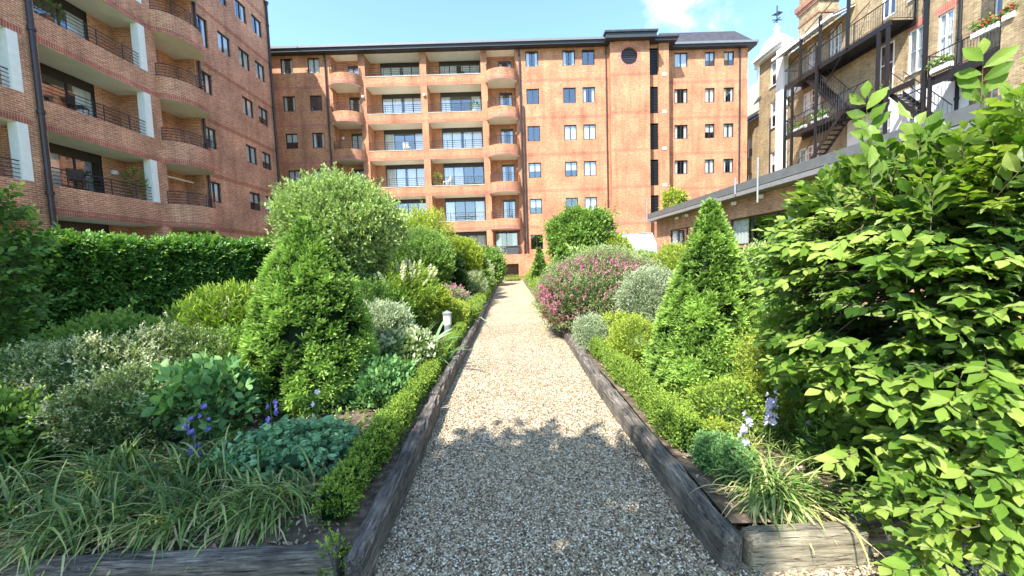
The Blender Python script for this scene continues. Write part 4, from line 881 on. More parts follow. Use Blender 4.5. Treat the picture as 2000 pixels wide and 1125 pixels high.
# prefabs
T_small = [twig(8, 1, 0.34, 0.20, 2, 55, rs=i) for i in range(4)]
T_fine = [twig(12, 1, 0.20, 0.10, 2, 50, rs=i + 10) for i in range(4)]
T_narrow = [twig(9, 1, 0.42, 0.11, 2, 45, rs=i + 20) for i in range(4)]
T_broad = [twig(6, 1, 0.55, 0.34, 4, 62, rs=i + 30, opp=True, droop=0.35, fold=0.2) for i in range(4)]
T_plane = [twig(7, 1, 0.42, 0.25, 3, 55, planar=True, rs=i + 40) for i in range(4)]
T_far = [twig(5, 1, 0.5, 0.32, 2, 55, rs=i + 50, stem=False) for i in range(3)]
T_boxl = [twig(8, 1, 0.36, 0.24, 2, 50, rs=i + 60, stem=False, tip=0.5) for i in range(4)]
def palm(rs):
    r_ = random.Random(rs); p = Pre(); stick(p, (0, 0, 0), (0, 0.75, 0), 0.012)
    for k in range(7): p.merge(leaf(0.5 * (1 - 0.08 * abs(k - 3)), 0.2, 3, 0.2, 0.15, 0, 0.5 + r_.uniform(-0.1, 0.2)), rotm(rad((k - 3) * 42), rad(-55 + r_.uniform(-12, 12)), 0), (0, 0.75, 0))
    return p
T_palm = [palm(i + 1) for i in range(4)]
T_horn = [twig(8, 1, 0.40, 0.215, 6, 50, planar=True, rs=i + 70, droop=0.22, fold=0.2, tip=0.3, wav=0.2) for i in range(5)]
def needlespray(rs, n=11, L=1.0):
    r_ = random.Random(rs); p = Pre(); stick(p, (0, 0, 0), (0, L, 0), 0.02, 0)
    for k in range(n):
        s = (k + 0.5) / n
        for sd in (-1, 1):
            l = 0.30 * (1 - 0.25 * s) ; a = rad(sd * -(62 - 30 * s) + r_.uniform(-8, 8)); w = 0.065
            dx, dy = math.sin(-a) * l, math.cos(a) * l; z = 0.06 + r_.uniform(-0.03, 0.07)
            p.add([(0, s * L - w, 0), (0, s * L + w, 0), (dx, s * L + dy, z)], [[0, 1, 2]], 0, 0.25 + 0.6 * s)
    p.add([(-0.04, L * 0.95, 0), (0.04, L * 0.95, 0), (0, L * 1.2, 0.05)], [[0, 1, 2]], 0, 0.9)
    return p
def tuft(rs, n=7):
    r_ = random.Random(rs); p = Pre(); sp = [needlespray(rs * 10 + i, 8) for i in range(3)]
    for k in range(n):
        a = rad(r_.uniform(-70, 70)); e = rad(r_.uniform(-25, 40)); p.merge(sp[k % 3], rotm(a, e, rad(r_.uniform(-50, 50))), (0, 0, 0), r_.uniform(0.7, 1.1), r_.uniform(-0.15, 0.1))
    return p
TUFT = [tuft(i + 1) for i in range(5)]
def yew(label, loc, h, R, n, size, mats, seed=0, power=1.5, group=None, name='yew_cone', g_amp=0.035):
    root = empty(name, loc, 0, label, 'clipped yew', group)
    def prof(t): return R * np.maximum(0.03, (1 - np.clip(t, 0, 1) ** power)) ** 0.95 * (0.80 + 0.20 * np.minimum(1, t * 6 + 0.2))
    z = rng.random(n * 2); z = z[rng.random(n * 2) < (prof(z) / R * 0.9 + 0.12)][:n]; m = len(z); a = rng.random(m) * 2 * math.pi
    bd = np.stack([np.cos(a), np.sin(a), (z - 0.5) * 2.2], -1); du = unit(bd); b2 = np.maximum(-0.1, bumps(du, 320, 0.11, 260, seed + 9)); b = 1 + bumps(du, 40, g_amp, 40, seed) + b2 * 0.6
    kk = rng.random(m) < 0.62 + b2 * 7; z, a, b, b2 = z[kk], a[kk], b[kk], b2[kk]; m = len(z)
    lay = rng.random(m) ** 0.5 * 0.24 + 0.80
    rr = prof(z) * b * lay; pos = np.stack([rr * np.cos(a), rr * np.sin(a), z * h * (0.97 + 0.05 * b)], -1)
    nn = unit(np.stack([np.cos(a), np.sin(a), 0.35 + z * 0.6], -1)); g = unit(nn + UP * 0.12 + rng.normal(size=(m, 3)) * 0.42)
    sc = size * rng.uniform(0.75, 1.25, m); dt = (lay - 0.97) * 3.2 + b2 * 4.8 - 0.03 + rng.normal(size=m) * 0.13  # inner tufts and hollows tinted darker, outer tips lighter: painted gap shade
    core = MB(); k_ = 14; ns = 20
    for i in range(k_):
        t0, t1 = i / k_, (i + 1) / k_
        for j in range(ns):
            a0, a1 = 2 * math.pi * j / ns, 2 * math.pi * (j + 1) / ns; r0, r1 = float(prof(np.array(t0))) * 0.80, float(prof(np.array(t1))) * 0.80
            core.face([(r0 * math.cos(a0), r0 * math.sin(a0), t0 * h), (r0 * math.cos(a1), r0 * math.sin(a1), t0 * h), (r1 * math.cos(a1), r1 * math.sin(a1), t1 * h), (r1 * math.cos(a0), r1 * math.sin(a0), t1 * h)], 1)  # dark core colour stands for shade seen between the tufts
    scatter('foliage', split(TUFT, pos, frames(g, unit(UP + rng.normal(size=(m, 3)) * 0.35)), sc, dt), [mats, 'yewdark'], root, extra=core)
    mb = MB(); mb.tube([(0, 0, -0.12), (0, 0, h * 0.5)], [0.04, 0.02], 8); mb.build('trunk', ['bark'], root)
    return root
yew('big clipped yew cone on the left of the path, part in shade, beside purple bellflowers', (-1.98, 3.8, 0.08), 1.74, 0.565, 12000, 0.060, 'yew', 3, power=2.5)
yew('big sunlit clipped yew cone on the right, in front of the low brick pavilion', (1.92, 3.65, 0.08), 1.75, 0.60, 11500, 0.060, 'yew', 5, power=1.25)
yew('dark narrow yew in the left bed, in front of the pale green ball shrub', (-1.42, 11, 0.1), 1.55, 0.27, 700, 0.11, 'yewdark', 7, name='small_yew')
yew('small bright yew at the back of the left bed, right of the green ball shrub', (-1.15, 16, 0.1), 1.8, 0.42, 700, 0.15, 'yew', 8, name='small_yew')
yew('bright green small yew, left of the round tree and behind the pink flowering bush', (1.9, 13.4, 0.1), 1.9, 0.5, 900, 0.13, 'yew', 9, name='small_yew')
yew('smallest upright yew nearest the far end of the right bed', (1.38, 17.5, 0.1), 1.8, 0.38, 700, 0.15, 'yew', 10, name='small_yew')

# hedges built from boxes of leaves
def hedge(name, label, cat, p0, p1, th, z0, z1, prefs, mats, n, size, seed=0, wob=0.05, core=0.7, stemn=0, group=None, tint=0.0, topl=0.15, hole=0.0):
    L_ = math.dist(p0, p1); root = empty(name, (p0[0], p0[1], 0), math.atan2(p1[1] - p0[1], p1[0] - p0[0]), label, cat, group)
    H = z1 - z0; per = 2 * H + th; u = rng.random(n) * L_; s = rng.random(n) * per; dep = rng.random(n) ** 1.6 * 0.14
    side = np.where(s < H, -1, np.where(s < H + th, 0, 1))
    y = np.where(side == -1, -th / 2 + dep, np.where(side == 0, s - H - th / 2, th / 2 - dep)); zz = np.where(side == -1, s, np.where(side == 0, H - dep, s - H - th)) + z0
    ph = seed * 1.7; wb = wob * (np.sin(u * 5.1 + zz * 4 + ph) + np.sin(u * 11.7 - zz * 9 + ph) * 0.6 + rng.normal(size=n) * 0.4)
    y = y + np.where(side == 0, 0, side * wb); zz = zz + np.where(side == 0, wb, 0) - np.where(side == 0, 0.04 * (abs(y) > th * 0.4), 0)
    nn = np.stack([np.zeros(n), side.astype(float), (side == 0) * 1.0], -1)
    keep = rng.random(n) > hole * np.clip(1 - (zz - z0) / (H * 0.35), 0, 1)
    u, y, zz, nn, dep, side = u[keep], y[keep], zz[keep], nn[keep], dep[keep], side[keep]; m = len(u)
    pos = np.stack([u, y, zz], -1); g = unit(nn * 0.8 + UP * 0.35 + rng.normal(size=(m, 3)) * 0.5)
    R_ = frames(g, unit(nn * 0.8 + UP * 0.8 + rng.normal(size=(m, 3)) * 0.3))
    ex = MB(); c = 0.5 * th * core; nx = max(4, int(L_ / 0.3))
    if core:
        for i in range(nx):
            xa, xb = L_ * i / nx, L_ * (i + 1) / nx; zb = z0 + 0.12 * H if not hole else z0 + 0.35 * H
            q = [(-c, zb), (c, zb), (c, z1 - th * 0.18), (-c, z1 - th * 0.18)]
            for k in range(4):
                a, b = q[k], q[(k + 1) % 4]; ex.face([(xa, a[0], a[1]), (xb, a[0], a[1]), (xb, b[0], b[1]), (xa, b[0], b[1])], 1)  # core faces coloured dark for the shade inside the hedge
    scatter('foliage', split(prefs, pos, R_, size * rng.uniform(0.7, 1.3, m), rng.normal(size=m) * 0.12 + tint - dep * 2 + (side == 0) * topl), mats, root, extra=ex if core else None)  # deep leaves tinted darker, top leaves lighter: light and shade in the tint
    mb = MB(); k = 0.1
    if stemn:
        for i in range(stemn):
            x = L_ * (i + 0.5) / stemn; stems(mb, (x, 0, -0.05), [(x + random.uniform(-0.15, 0.15), random.uniform(-0.1, 0.1), z1 * 0.8), (x + random.uniform(-0.3, 0.3), 0.1, z1 * 0.7)], 0.02)
        mb.build('stems', ['bark'], root)
    return root
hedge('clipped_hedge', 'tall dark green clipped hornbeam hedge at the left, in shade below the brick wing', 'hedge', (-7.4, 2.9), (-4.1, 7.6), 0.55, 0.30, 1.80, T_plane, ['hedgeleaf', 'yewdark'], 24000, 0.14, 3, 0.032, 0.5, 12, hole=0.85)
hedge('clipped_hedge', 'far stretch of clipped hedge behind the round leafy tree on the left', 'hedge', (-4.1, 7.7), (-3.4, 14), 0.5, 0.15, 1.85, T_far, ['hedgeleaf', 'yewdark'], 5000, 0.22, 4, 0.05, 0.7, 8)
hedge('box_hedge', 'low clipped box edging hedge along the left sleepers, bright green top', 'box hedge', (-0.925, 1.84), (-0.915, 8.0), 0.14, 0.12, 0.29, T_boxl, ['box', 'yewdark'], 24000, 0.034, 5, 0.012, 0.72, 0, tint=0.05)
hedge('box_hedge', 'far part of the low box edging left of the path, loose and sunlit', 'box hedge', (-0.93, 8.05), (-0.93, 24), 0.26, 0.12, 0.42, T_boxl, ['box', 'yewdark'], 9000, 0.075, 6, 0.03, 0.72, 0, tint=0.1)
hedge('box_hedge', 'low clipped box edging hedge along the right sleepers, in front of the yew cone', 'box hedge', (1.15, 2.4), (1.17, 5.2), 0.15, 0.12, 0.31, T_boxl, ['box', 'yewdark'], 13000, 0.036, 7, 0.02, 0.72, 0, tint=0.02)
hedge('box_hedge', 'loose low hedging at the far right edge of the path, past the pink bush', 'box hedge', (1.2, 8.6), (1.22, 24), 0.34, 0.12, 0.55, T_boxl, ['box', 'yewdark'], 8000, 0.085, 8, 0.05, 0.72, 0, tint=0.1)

# bigger shrubs and trees
shrub('round_tree', 'large round grey green leafy tree on the left, behind the big yew cone', 'tree', (-3.08, 7.2, 0), (0.98, 1.0, 0.93), 1.98, T_small + T_narrow[:2], ['greyleaf', 'bark'], 13500, 0.15, seed=11, amp=0.20, kap=14, shell=(0.5, 1.10), core=0.62, trunk=1.2, nstem=8, zmin=0.8, jit=0.6, tintk=0.55)
shrub('dark_shrub', 'dark olive shrub in the shade under the round tree', 'shrub', (-2.35, 6.4, 0), (0.6, 0.5, 0.45), 0.6, T_small, ['midleaf', 'bark'], 2600, 0.12, seed=12, tintk=0.3)
shrub('large_shrub', 'bushy mid green shrub between the round tree and the pale green ball', 'shrub', (-2.45, 10.8, 0), (0.95, 0.9, 1.0), 1.25, T_small, ['midleaf', 'bark'], 6000, 0.16, seed=13, tintk=0.6)
shrub('tall_shrub', 'yellow green loose shrub behind the round tree, its top against the balconies', 'shrub', (-3.0, 12.6, 0), (0.9, 0.8, 0.9), 1.8, T_narrow, ['lime', 'bark'], 3500, 0.24, seed=14, jit=0.8, shell=(0.5, 1.2), core=0.5)
shrub('ball_shrub', 'pale green rounded ball shrub far back in the left bed', 'shrub', (-1.78, 14, 0), (0.68, 0.68, 0.68), 1.5, T_boxl, ['lime', 'bark'], 7000, 0.13, seed=15, amp=0.05, tintk=0.4, core=0.8)
shrub('end_shrub', 'dark leafy bush at the far left end of the path, below the balcony', 'shrub', (-1.35, 22.5, 0), (1.0, 0.9, 0.85), 1.0, T_far, ['midleaf', 'bark'], 3500, 0.22, seed=16, tintk=0.45)
shrub('end_shrub', 'loose green shrub beyond the small yew at the back of the left bed', 'shrub', (-2.9, 19.5, 0), (1.1, 1.0, 0.9), 1.1, T_far, ['midleaf', 'bark'], 3500, 0.24, seed=17, tintk=0.6)
shrub('round_shrub', 'round glossy green tree at the back right, against the brick facade', 'tree', (4.0, 22, 0), (1.45, 1.3, 1.3), 2.75, T_far, ['midleaf', 'bark'], 7500, 0.24, seed=18, amp=0.34, kap=16, stray=0.4, trunk=1.8, zmin=1.2, core=0.66, tintk=0.55)
shrub('light_shrub', 'light green shrub beside the round glossy tree and the vent box', 'shrub', (5.9, 21.5, 0), (0.8, 0.8, 0.8), 1.6, T_far, ['lime', 'bark'], 3200, 0.22, seed=19, tintk=0.35)
shrub('green_shrub', 'mid green shrub behind the pink flowering bush, left of the roof light', 'shrub', (4.2, 12.6, 0), (1.1, 0.9, 0.6), 0.75, T_small, ['box', 'bark'], 6000, 0.17, seed=20, tintk=0.5)
shrub('green_shrub', 'bright loose shrub next to the pavilion, behind the sunlit yew cone', 'shrub', (4.4, 9.2, 0), (0.8, 0.7, 0.62), 0.8, T_narrow, ['lime', 'bark'], 3600, 0.2, seed=21, tintk=0.4)
shrub('green_shrub', 'grey green shrub half way back on the right, beyond the pink bush', 'shrub', (3.3, 16.5, 0), (1.2, 0.9, 0.8), 0.85, T_far, ['greyleaf', 'bark'], 4000, 0.2, seed=22)
shrub('green_shrub', 'pale leafy shrub below the tall vent box at the back right', 'shrub', (5.2, 17.5, 0), (1.1, 0.8, 0.5), 0.7, T_far, ['lime', 'bark'], 3000, 0.2, seed=23, tintk=0.3)
shrub('climber', 'small green climber topping the pavilion roof edge beside the brick facade', 'climber', (9.5, 22.0, 0), (0.5, 0.4, 0.6), 4.4, T_far, ['lime', 'bark'], 500, 0.22, seed=24, core=0, zmin=4.0, nstem=0, jit=0.8)
shrub('grey_shrub', 'grey green shrub between the sunlit yew cone and the big hornbeam, before the brick wall', 'shrub', (3.55, 5.3, 0), (0.62, 0.55, 0.62), 0.75, T_small, ['greyleaf', 'bark'], 4500, 0.13, seed=25)
# flowers
def petals(n, L=0.5, w=0.35, cup=0.5, m=0):
    p = Pre()
    for k in range(n): p.merge(leaf(L, w, 3, 0.15, -0.25, m, 0.55 + 0.3 * (k % 2)), np.array(Matrix.Rotation(2 * math.pi * k / n, 3, 'Z') @ Matrix.Rotation(cup, 3, 'X')), (0, 0, 0))
    q = Pre(); q.merge(p, np.array(Matrix.Rotation(rad(-90), 3, 'X')), (0, 0, 0)); return q      # opens along +Y
FL = petals(5)
def spike(rs, n=8, L=1.0, fs=0.22, m=0):
    r_ = random.Random(rs); p = Pre(); stick(p, (0, 0, 0), (0, L, 0), 0.015, 1)
    f_ = petals(3, 1, 0.8)
    for k in range(n):
        s = 0.3 + 0.7 * k / n; a = r_.uniform(0, 6.28); p.merge(f_, np.array(Matrix.Rotation(a, 3, 'Y') @ Matrix.Rotation(rad(-60), 3, 'Z')), (0, s * L, 0), fs * (1.2 - 0.6 * s))
    return p
SPK = [spike(i) for i in range(3)]
sal = shrub('salvia_bush', 'large round bush with pink and red blooms leaning over the right sleepers', 'flowering bush', (1.62, 7.1, 0), (1.02, 0.95, 0.66), 0.72, T_fine, ['salvia', 'bark'], 13000, 0.14, seed=31, amp=0.16, out=0.6, up=0.6, shell=(0.6, 1.08), core=0.7, tintk=0.42, jit=0.4,
      flowers=[(SPK, 1900, 0.10, lambda d: (d[:, 2] > 0.45) | (d[:, 0] < -0.6) | (rng.random(len(d)) < 0.25), ['pink', 'stem']), ([FL], 90, 0.03, lambda d: d[:, 1] < 0.2, ['red', 'stem'])])
shrub('silver_bush', 'silvery grey leafed bush between the pink bush and the right yew cone', 'shrub', (2.2, 5.9, 0), (0.46, 0.45, 0.52), 0.6, T_fine, ['silver', 'bark'], 5500, 0.12, seed=32, tintk=0.6)
shrub('low_plant', 'yellow green low plant at the foot of the silvery bush', 'plant', (1.55, 5.35, 0.1), (0.32, 0.3, 0.22), 0.2, T_small, ['lime', 'bark'], 1600, 0.09, seed=33, tintk=0.45)
shrub('low_plant', 'pale grey green low plant spilling behind the second right sleeper', 'plant', (1.2, 5.6, 0.1), (0.22, 0.6, 0.2), 0.18, T_fine, ['silver', 'bark'], 2400, 0.09, seed=34, tintk=0.45)
shrub('low_plant', 'lime green low plant beside the left foot of the sunlit yew cone', 'plant', (1.5, 4.55, 0.1), (0.28, 0.35, 0.26), 0.24, T_small, ['lime', 'bark'], 1800, 0.08, seed=35, tintk=0.4)
shrub('low_plant', 'bright feathery plant right of the sunlit yew cone, above the pale bellflowers', 'plant', (2.2, 2.8, 0.08), (0.42, 0.32, 0.40), 0.36, T_fine, ['lime', 'bark'], 3800, 0.10, seed=36, tintk=0.5, up=0.9)
shrub('low_plant', 'blue green leafy clump leaning on the nearest right sleeper beside the sedge', 'plant', (1.24, 2.2, 0.08), (0.11, 0.2, 0.08), 0.10, T_small, ['teal', 'bark'], 900, 0.055, seed=37, tintk=0.4)
shrub('low_plant', 'dark green leafy plant in shade between the right sedge and the hornbeam', 'plant', (2.15, 2.25, 0.05), (0.3, 0.25, 0.16), 0.14, T_narrow, ['midleaf', 'bark'], 900, 0.12, seed=38, tintk=0.4)
# left mid bed
shrub('plume_shrub', 'tall leafy shrub with cream feathery plumes in the left bed, right of the round tree', 'flowering shrub', (-1.80, 7.0, 0), (0.55, 0.5, 0.5), 0.70, T_narrow, ['box', 'bark'], 3600, 0.15, seed=41, tintk=0.6, up=0.8,
      flowers=[([spike(91, 40, 1.0, 0.14), spike(92, 40, 1.0, 0.14)], 40, 0.28, lambda d: d[:, 2] > 0.5, ['plume', 'stem'])])
shrub('ball_plant', 'small rounded yellow green bush behind the bollard light', 'shrub', (-1.42, 7.0, 0), (0.28, 0.28, 0.25), 0.72, T_small, ['lime', 'bark'], 1800, 0.085, seed=42, tintk=0.5)
shrub('silver_plant', 'silvery variegated plant in the left bed, right of the shaded yew cone', 'plant', (-1.72, 5.1, 0), (0.38, 0.45, 0.36), 0.44, T_narrow, ['silver', 'bark'], 3200, 0.12, seed=43, tintk=0.5)
shrub('low_plant', 'pale mounded green plant beside the box hedge at the right of the left yew', 'plant', (-1.25, 4.5, 0.08), (0.27, 0.4, 0.24), 0.2, T_broad, ['creamleaf', 'bark'], 900, 0.09, seed=44, tintk=0.45)
shrub('low_plant', 'blue green low foliage at the right foot of the left yew cone', 'plant', (-1.3, 3.75, 0.06), (0.24, 0.34, 0.2), 0.16, T_broad, ['teal', 'bark'], 800, 0.09, seed=45, tintk=0.4)
shrub('low_plant', 'yellow leaved low plant just beyond the bollard light', 'plant', (-1.12, 7.6, 0.1), (0.2, 0.5, 0.26), 0.24, T_small, ['lime', 'bark'], 1400, 0.09, seed=46, tintk=0.5)
shrub('low_plant', 'reddish pink flowering low plant around the dark narrow yew', 'flowering plant', (-1.5, 9.8, 0.1), (0.4, 0.5, 0.3), 0.3, T_fine, ['creamleaf', 'bark'], 1800, 0.12, seed=47, flowers=[(SPK, 60, 0.14, lambda d: d[:, 2] > 0, ['pink', 'stem'])])
shrub('low_plant', 'pale green loose perennials along the left edging, half way down the path', 'plant', (-1.3, 12.4, 0.1), (0.4, 1.2, 0.45), 0.4, T_fine, ['creamleaf', 'bark'], 2600, 0.15, seed=48, tintk=0.45)
shrub('low_plant', 'soft green perennials with pinkish tips near the far left end of the path', 'plant', (-1.3, 18.3, 0.1), (0.4, 2.2, 0.6), 0.5, T_fine, ['creamleaf', 'bark'], 2600, 0.2, seed=49, flowers=[(SPK, 60, 0.2, lambda d: d[:, 2] > 0.2, ['pink', 'stem'])])
shrub('low_plant', 'lime green perennials near the far right end of the path', 'plant', (1.75, 20.5, 0.1), (0.45, 2.2, 0.55), 0.5, T_fine, ['lime', 'bark'], 2600, 0.2, seed=50, tintk=0.35)
shrub('low_plant', 'green perennials at the right of the path, between pink bush and small bright yew', 'plant', (1.75, 10.3, 0.1), (0.5, 1.3, 0.5), 0.4, T_small, ['lime', 'bark'], 2800, 0.14, seed=51, tintk=0.4)
shrub('low_plant', 'low weeds across the far end of the gravel path', 'plant', (0.25, 26.9, 0), (1.2, 0.3, 0.22), 0.1, T_fine, ['lime', 'bark'], 900, 0.14, seed=52, core=0.5, nstem=0)
# left front bed
shrub('tall_perennial', 'tall bright green leafy perennial with pale tops, left of the big left yew cone', 'plant', (-3.25, 4.5, 0), (0.55, 0.45, 0.42), 0.62, T_narrow, ['box', 'bark'], 3600, 0.17, seed=61, up=1.0, tintk=0.5,
      flowers=[([spike(95, 16, 1.0, 0.14)], 26, 0.16, lambda d: d[:, 2] > 0.4, ['plume', 'stem'])])
shrub('tall_perennial', 'leafy perennial with cream flower heads in front of the clipped hedge', 'plant', (-3.2, 5.3, 0), (0.5, 0.35, 0.36), 0.5, T_narrow, ['box', 'bark'], 2600, 0.18, seed=62, up=1.0, tintk=0.5,
      flowers=[([spike(96, 16, 1.0, 0.14)], 60, 0.2, lambda d: d[:, 2] > 0.4, ['plume', 'stem'])])
shrub('cream_shrub', 'cream and green variegated shrub at the left edge, below the hedge', 'shrub', (-3.85, 3.3, 0), (0.62, 0.5, 0.42), 0.38, T_fine, ['creamleaf', 'bark'], 5200, 0.11, seed=63, tintk=0.5)
shrub('cream_shrub', 'small cream tipped shrub in front of the larger variegated one at left', 'shrub', (-2.95, 2.85, 0), (0.36, 0.3, 0.32), 0.28, T_fine, ['creamleaf', 'bark'], 2800, 0.10, seed=64, tintk=0.45)
shrub('cream_shrub', 'cream flecked shrub between the clipped hedge and the broad leaved plant', 'shrub', (-3.2, 3.75, 0), (0.5, 0.42, 0.42), 0.42, T_fine, ['creamleaf', 'bark'], 3600, 0.11, seed=65, tintk=0.35)
shrub('green_perennial', 'mixed green foliage behind the cream shrubs at the base of the hedge', 'plant', (-4.6, 4.5, 0), (0.8, 0.5, 0.42), 0.35, T_small, ['midleaf', 'bark'], 2800, 0.14, seed=66, tintk=0.6)
shrub('green_perennial', 'olive green foliage between the tall perennial and the left yew cone', 'plant', (-2.75, 4.0, 0), (0.42, 0.4, 0.36), 0.36, T_small, ['midleaf', 'bark'], 2600, 0.11, seed=67, tintk=0.6)
shrub('broad_leaf_plant', 'broad leaved green plant above the purple bellflowers, left of the yew cone', 'plant', (-2.4, 3.0, 0), (0.30, 0.25, 0.18), 0.42, T_broad, ['teal', 'stem'], 210, 0.14, seed=68, tintk=0.5, core=0, shell=(0.3, 1.1), amp=0.4, up=0.3, zmin=0.15)
shrub('geranium_clump', 'low blue green cut leaved clump beside the box hedge, in front of the left yew', 'plant', (-1.5, 2.5, 0.05), (0.33, 0.25, 0.10), 0.12, T_palm, ['geranium', 'stem'], 900, 0.10, seed=69, tintk=0.5, up=0.5, core=0.75)
shrub('leafy_weed', 'small leafy weed growing in the corner between the two left front sleepers', 'weed', (-0.80, 1.60, 0.0), (0.05, 0.05, 0.13), 0.07, T_small, ['box', 'bark'], 90, 0.05, seed=70, core=0, nstem=0, zmin=0.0, tintk=0.5)
shrub('ground_leaves', 'round leaved rosette among the sedges near the front left sleeper', 'plant', (-1.82, 2.28, 0.14), (0.06, 0.05, 0.04), 0.05, T_broad, ['geranium', 'stem'], 14, 0.07, seed=71, core=0, nstem=0, zmin=0.0)
for i, (x, y, r_, lab) in enumerate([(-3.6, 2.4, 0.4, 'dark leafy filler at the far left behind the shaded sedges'), (-5.0, 3.2, 0.6, 'green filler foliage at the left edge of the bed, below the sapling'), (-2.3, 5.2, 0.45, 'green foliage just behind the big left yew cone'),
        (-2.6, 9.0, 0.6, 'low green foliage beyond the plume shrub'), (3.0, 3.9, 0.5, 'green foliage to the right of the sunlit yew cone, before the grey green shrub'), (3.1, 7.6, 0.6, 'leafy green plant right of the pink flowering bush'), (2.7, 10.3, 0.8, 'leafy green plants beyond the pink flowering bush'), (4.6, 6.6, 0.6, 'green foliage along the low brick garden wall'),
        (2.9, 2.9, 0.45, 'shaded foliage directly behind the big hornbeam')]):
    shrub('filler_plant', lab, 'plant', (x, y, 0.03), (r_, r_ * 0.85, 0.32), 0.28, T_small, [['midleaf', 'greyleaf', 'box'][i % 3], 'bark'], int(5200 * r_), 0.12, seed=80 + i, tintk=0.55)
# ground cover of small leaves and litter
n = 16000; gx = np.where(rng.random(n) < 0.6, rng.uniform(-6.0, -0.95, n), rng.uniform(1.2, 6.2, n)); gy = 1.75 + rng.random(n) ** 1.5 * 22
pos = np.stack([gx, gy, np.full(n, 0.115)], -1); g = unit(rng.normal(size=(n, 3)) * [1, 1, 0.4] + UP * 0.4)
keep = rng.random(n) < np.where(gy < 2.6, 0.35, 1.0); pos, g = pos[keep], g[keep]; m = len(pos)
tag(scatter('ground_cover', split(T_small, pos, frames(g, UP + rng.normal(size=(m, 3)) * 0.3), rng.uniform(0.05, 0.13, m) * (1 + pos[:, 1] / 14), rng.normal(size=m) * 0.15 + 0.1), ['midleaf', 'bark']), 'small green leaves covering the soil between the bed plants', 'ground cover', None, 'stuff')
lit_ = Pre(); lit_.merge(leaf(1, 0.5, 2, 0.3, 0.3), np.eye(3), (0, 0, 0))
n = 5000; gx = np.where(rng.random(n) < 0.6, rng.uniform(-4.0, -0.86, n), rng.uniform(1.05, 3.4, n)); gy = 1.68 + rng.random(n) ** 2 * 5
pos = np.stack([gx, gy, np.full(n, 0.13)], -1)
tag(scatter('leaf_litter', [(lit_, pos, frames(unit(rng.normal(size=(n, 3)) * [1, 1, 0.15]), UP + rng.normal(size=(n, 3)) * 0.4), rng.uniform(0.012, 0.04, n), rng.uniform(0.2, 0.5, n))], ['litter']), 'dry brown leaf litter on the bed soil', 'leaf litter', None, 'stuff')

# strap leaved plants
def blades(name, label, cat, loc, n, L, Wd, m, seed, lean=(0, 0), spread=0.9, curl=1.0, group=None, dry=0.15, base=0.07):
    r_ = np.random.default_rng(seed); root = empty(name, loc, 0, label, cat, group); V_, F_, T_ = [], [], []; sg = 7
    for k in range(n):
        a = r_.uniform(0, 2 * math.pi); l = L * r_.uniform(0.55, 1.2); w = Wd * r_.uniform(0.6, 1.3); el = r_.uniform(0.25, 1.25) ; bx, by = r_.normal(0, base, 2)
        hd = np.array([math.cos(a) * spread + lean[0], math.sin(a) * spread + lean[1]]); hn = np.linalg.norm(hd) + 1e-6; hd = hd / hn
        p = np.array([bx, by, 0.0]); e = math.atan2(math.sin(el) + 0.35, math.cos(el) * (0.4 + 0.6 * hn)); s = np.array([-hd[1], hd[0], 0]); t = r_.uniform(0.1, 0.75); dd = r_.random() < dry
        if dd: t = r_.uniform(0.85, 1.0); e *= 0.6
        tw = r_.uniform(-0.5, 0.5); cu = curl * r_.uniform(0.6, 1.5); kink = r_.integers(2, 6) if r_.random() < 0.2 else -1
        k0 = len(V_)
        for i in range(sg + 1):
            q = i / sg; ww = w * (0.75 + 0.5 * q if q < 0.4 else 0.95 * (1 - ((q - 0.4) / 0.6) ** 2)) / 2
            sv = s * math.cos(tw * q) + np.array([0, 0, math.sin(tw * q)]); V_ += [tuple(p - sv * ww), tuple(p + np.array([0, 0, -ww * 0.35])), tuple(p + sv * ww)]; T_ += [t - 0.1 * (1 - q)] * 3
            st = l / sg; p = p + st * np.array([hd[0] * math.cos(e), hd[1] * math.cos(e), math.sin(e)]); e -= cu * (0.35 + 0.4 * q) * 0.62 + (0.9 if i == kink else 0); e = max(e, -1.25)
            if p[2] < 0.0: p[2] = 0.004 + r_.random() * 0.02
        for i in range(sg):
            a_ = k0 + i * 3; F_ += [[a_, a_ + 1, a_ + 4, a_ + 3], [a_ + 1, a_ + 2, a_ + 5, a_ + 4]]
    p_ = Pre(); p_.v = V_; p_.f = F_; p_.m = [0] * len(F_); p_.t = T_; p_.u = [(0, 0)] * len(V_)
    scatter('leaves', [(p_, np.zeros((1, 3)), np.eye(3)[None], np.ones(1), np.zeros(1))], [m], root); return root
SG = 'sedge clumps in the front of the beds'
for i, (x, y, n_, L_, lab) in enumerate([(-2.45, 2.28, 260, 0.46, 'large shaded sedge clump at the left, below the cream shrubs'), (-1.95, 2.3, 240, 0.42, 'dark green sedge clump just right of the largest one on the left'), (-2.75, 1.88, 240, 0.44, 'sedge clump at the far left corner, spilling to the front sleeper'),
        (-2.15, 1.84, 260, 0.42, 'sedge clump with dry brown blades above the middle of the left front sleeper'), (-1.72, 1.92, 240, 0.36, 'straw streaked sedge clump between the left clumps and the teal geranium'), (-1.32, 2.0, 300, 0.36, 'bright green spiky sedge clump in front of the teal clump, next to the box hedge'), (-3.1, 2.2, 200, 0.44, 'outermost shaded sedge clump at the left edge of the view')]):
    blades('sedge_clump', lab, 'sedge', (x, y, 0.13), int(n_ * 1.3), L_, 0.0095, 'blade', 100 + i, lean=(-0.55, -0.55), dry=0.38 if i in (3, 4) else 0.2, group=SG, base=0.09, curl=1.1)
blades('sedge_clump', 'sunlit yellowish sedge clump spilling over the short pale sleeper on the right', 'sedge', (1.36, 1.93, 0.12), 420, 0.36, 0.010, 'blade', 120, lean=(-0.05, -0.25), dry=0.4, group=SG, base=0.07, curl=1.15)
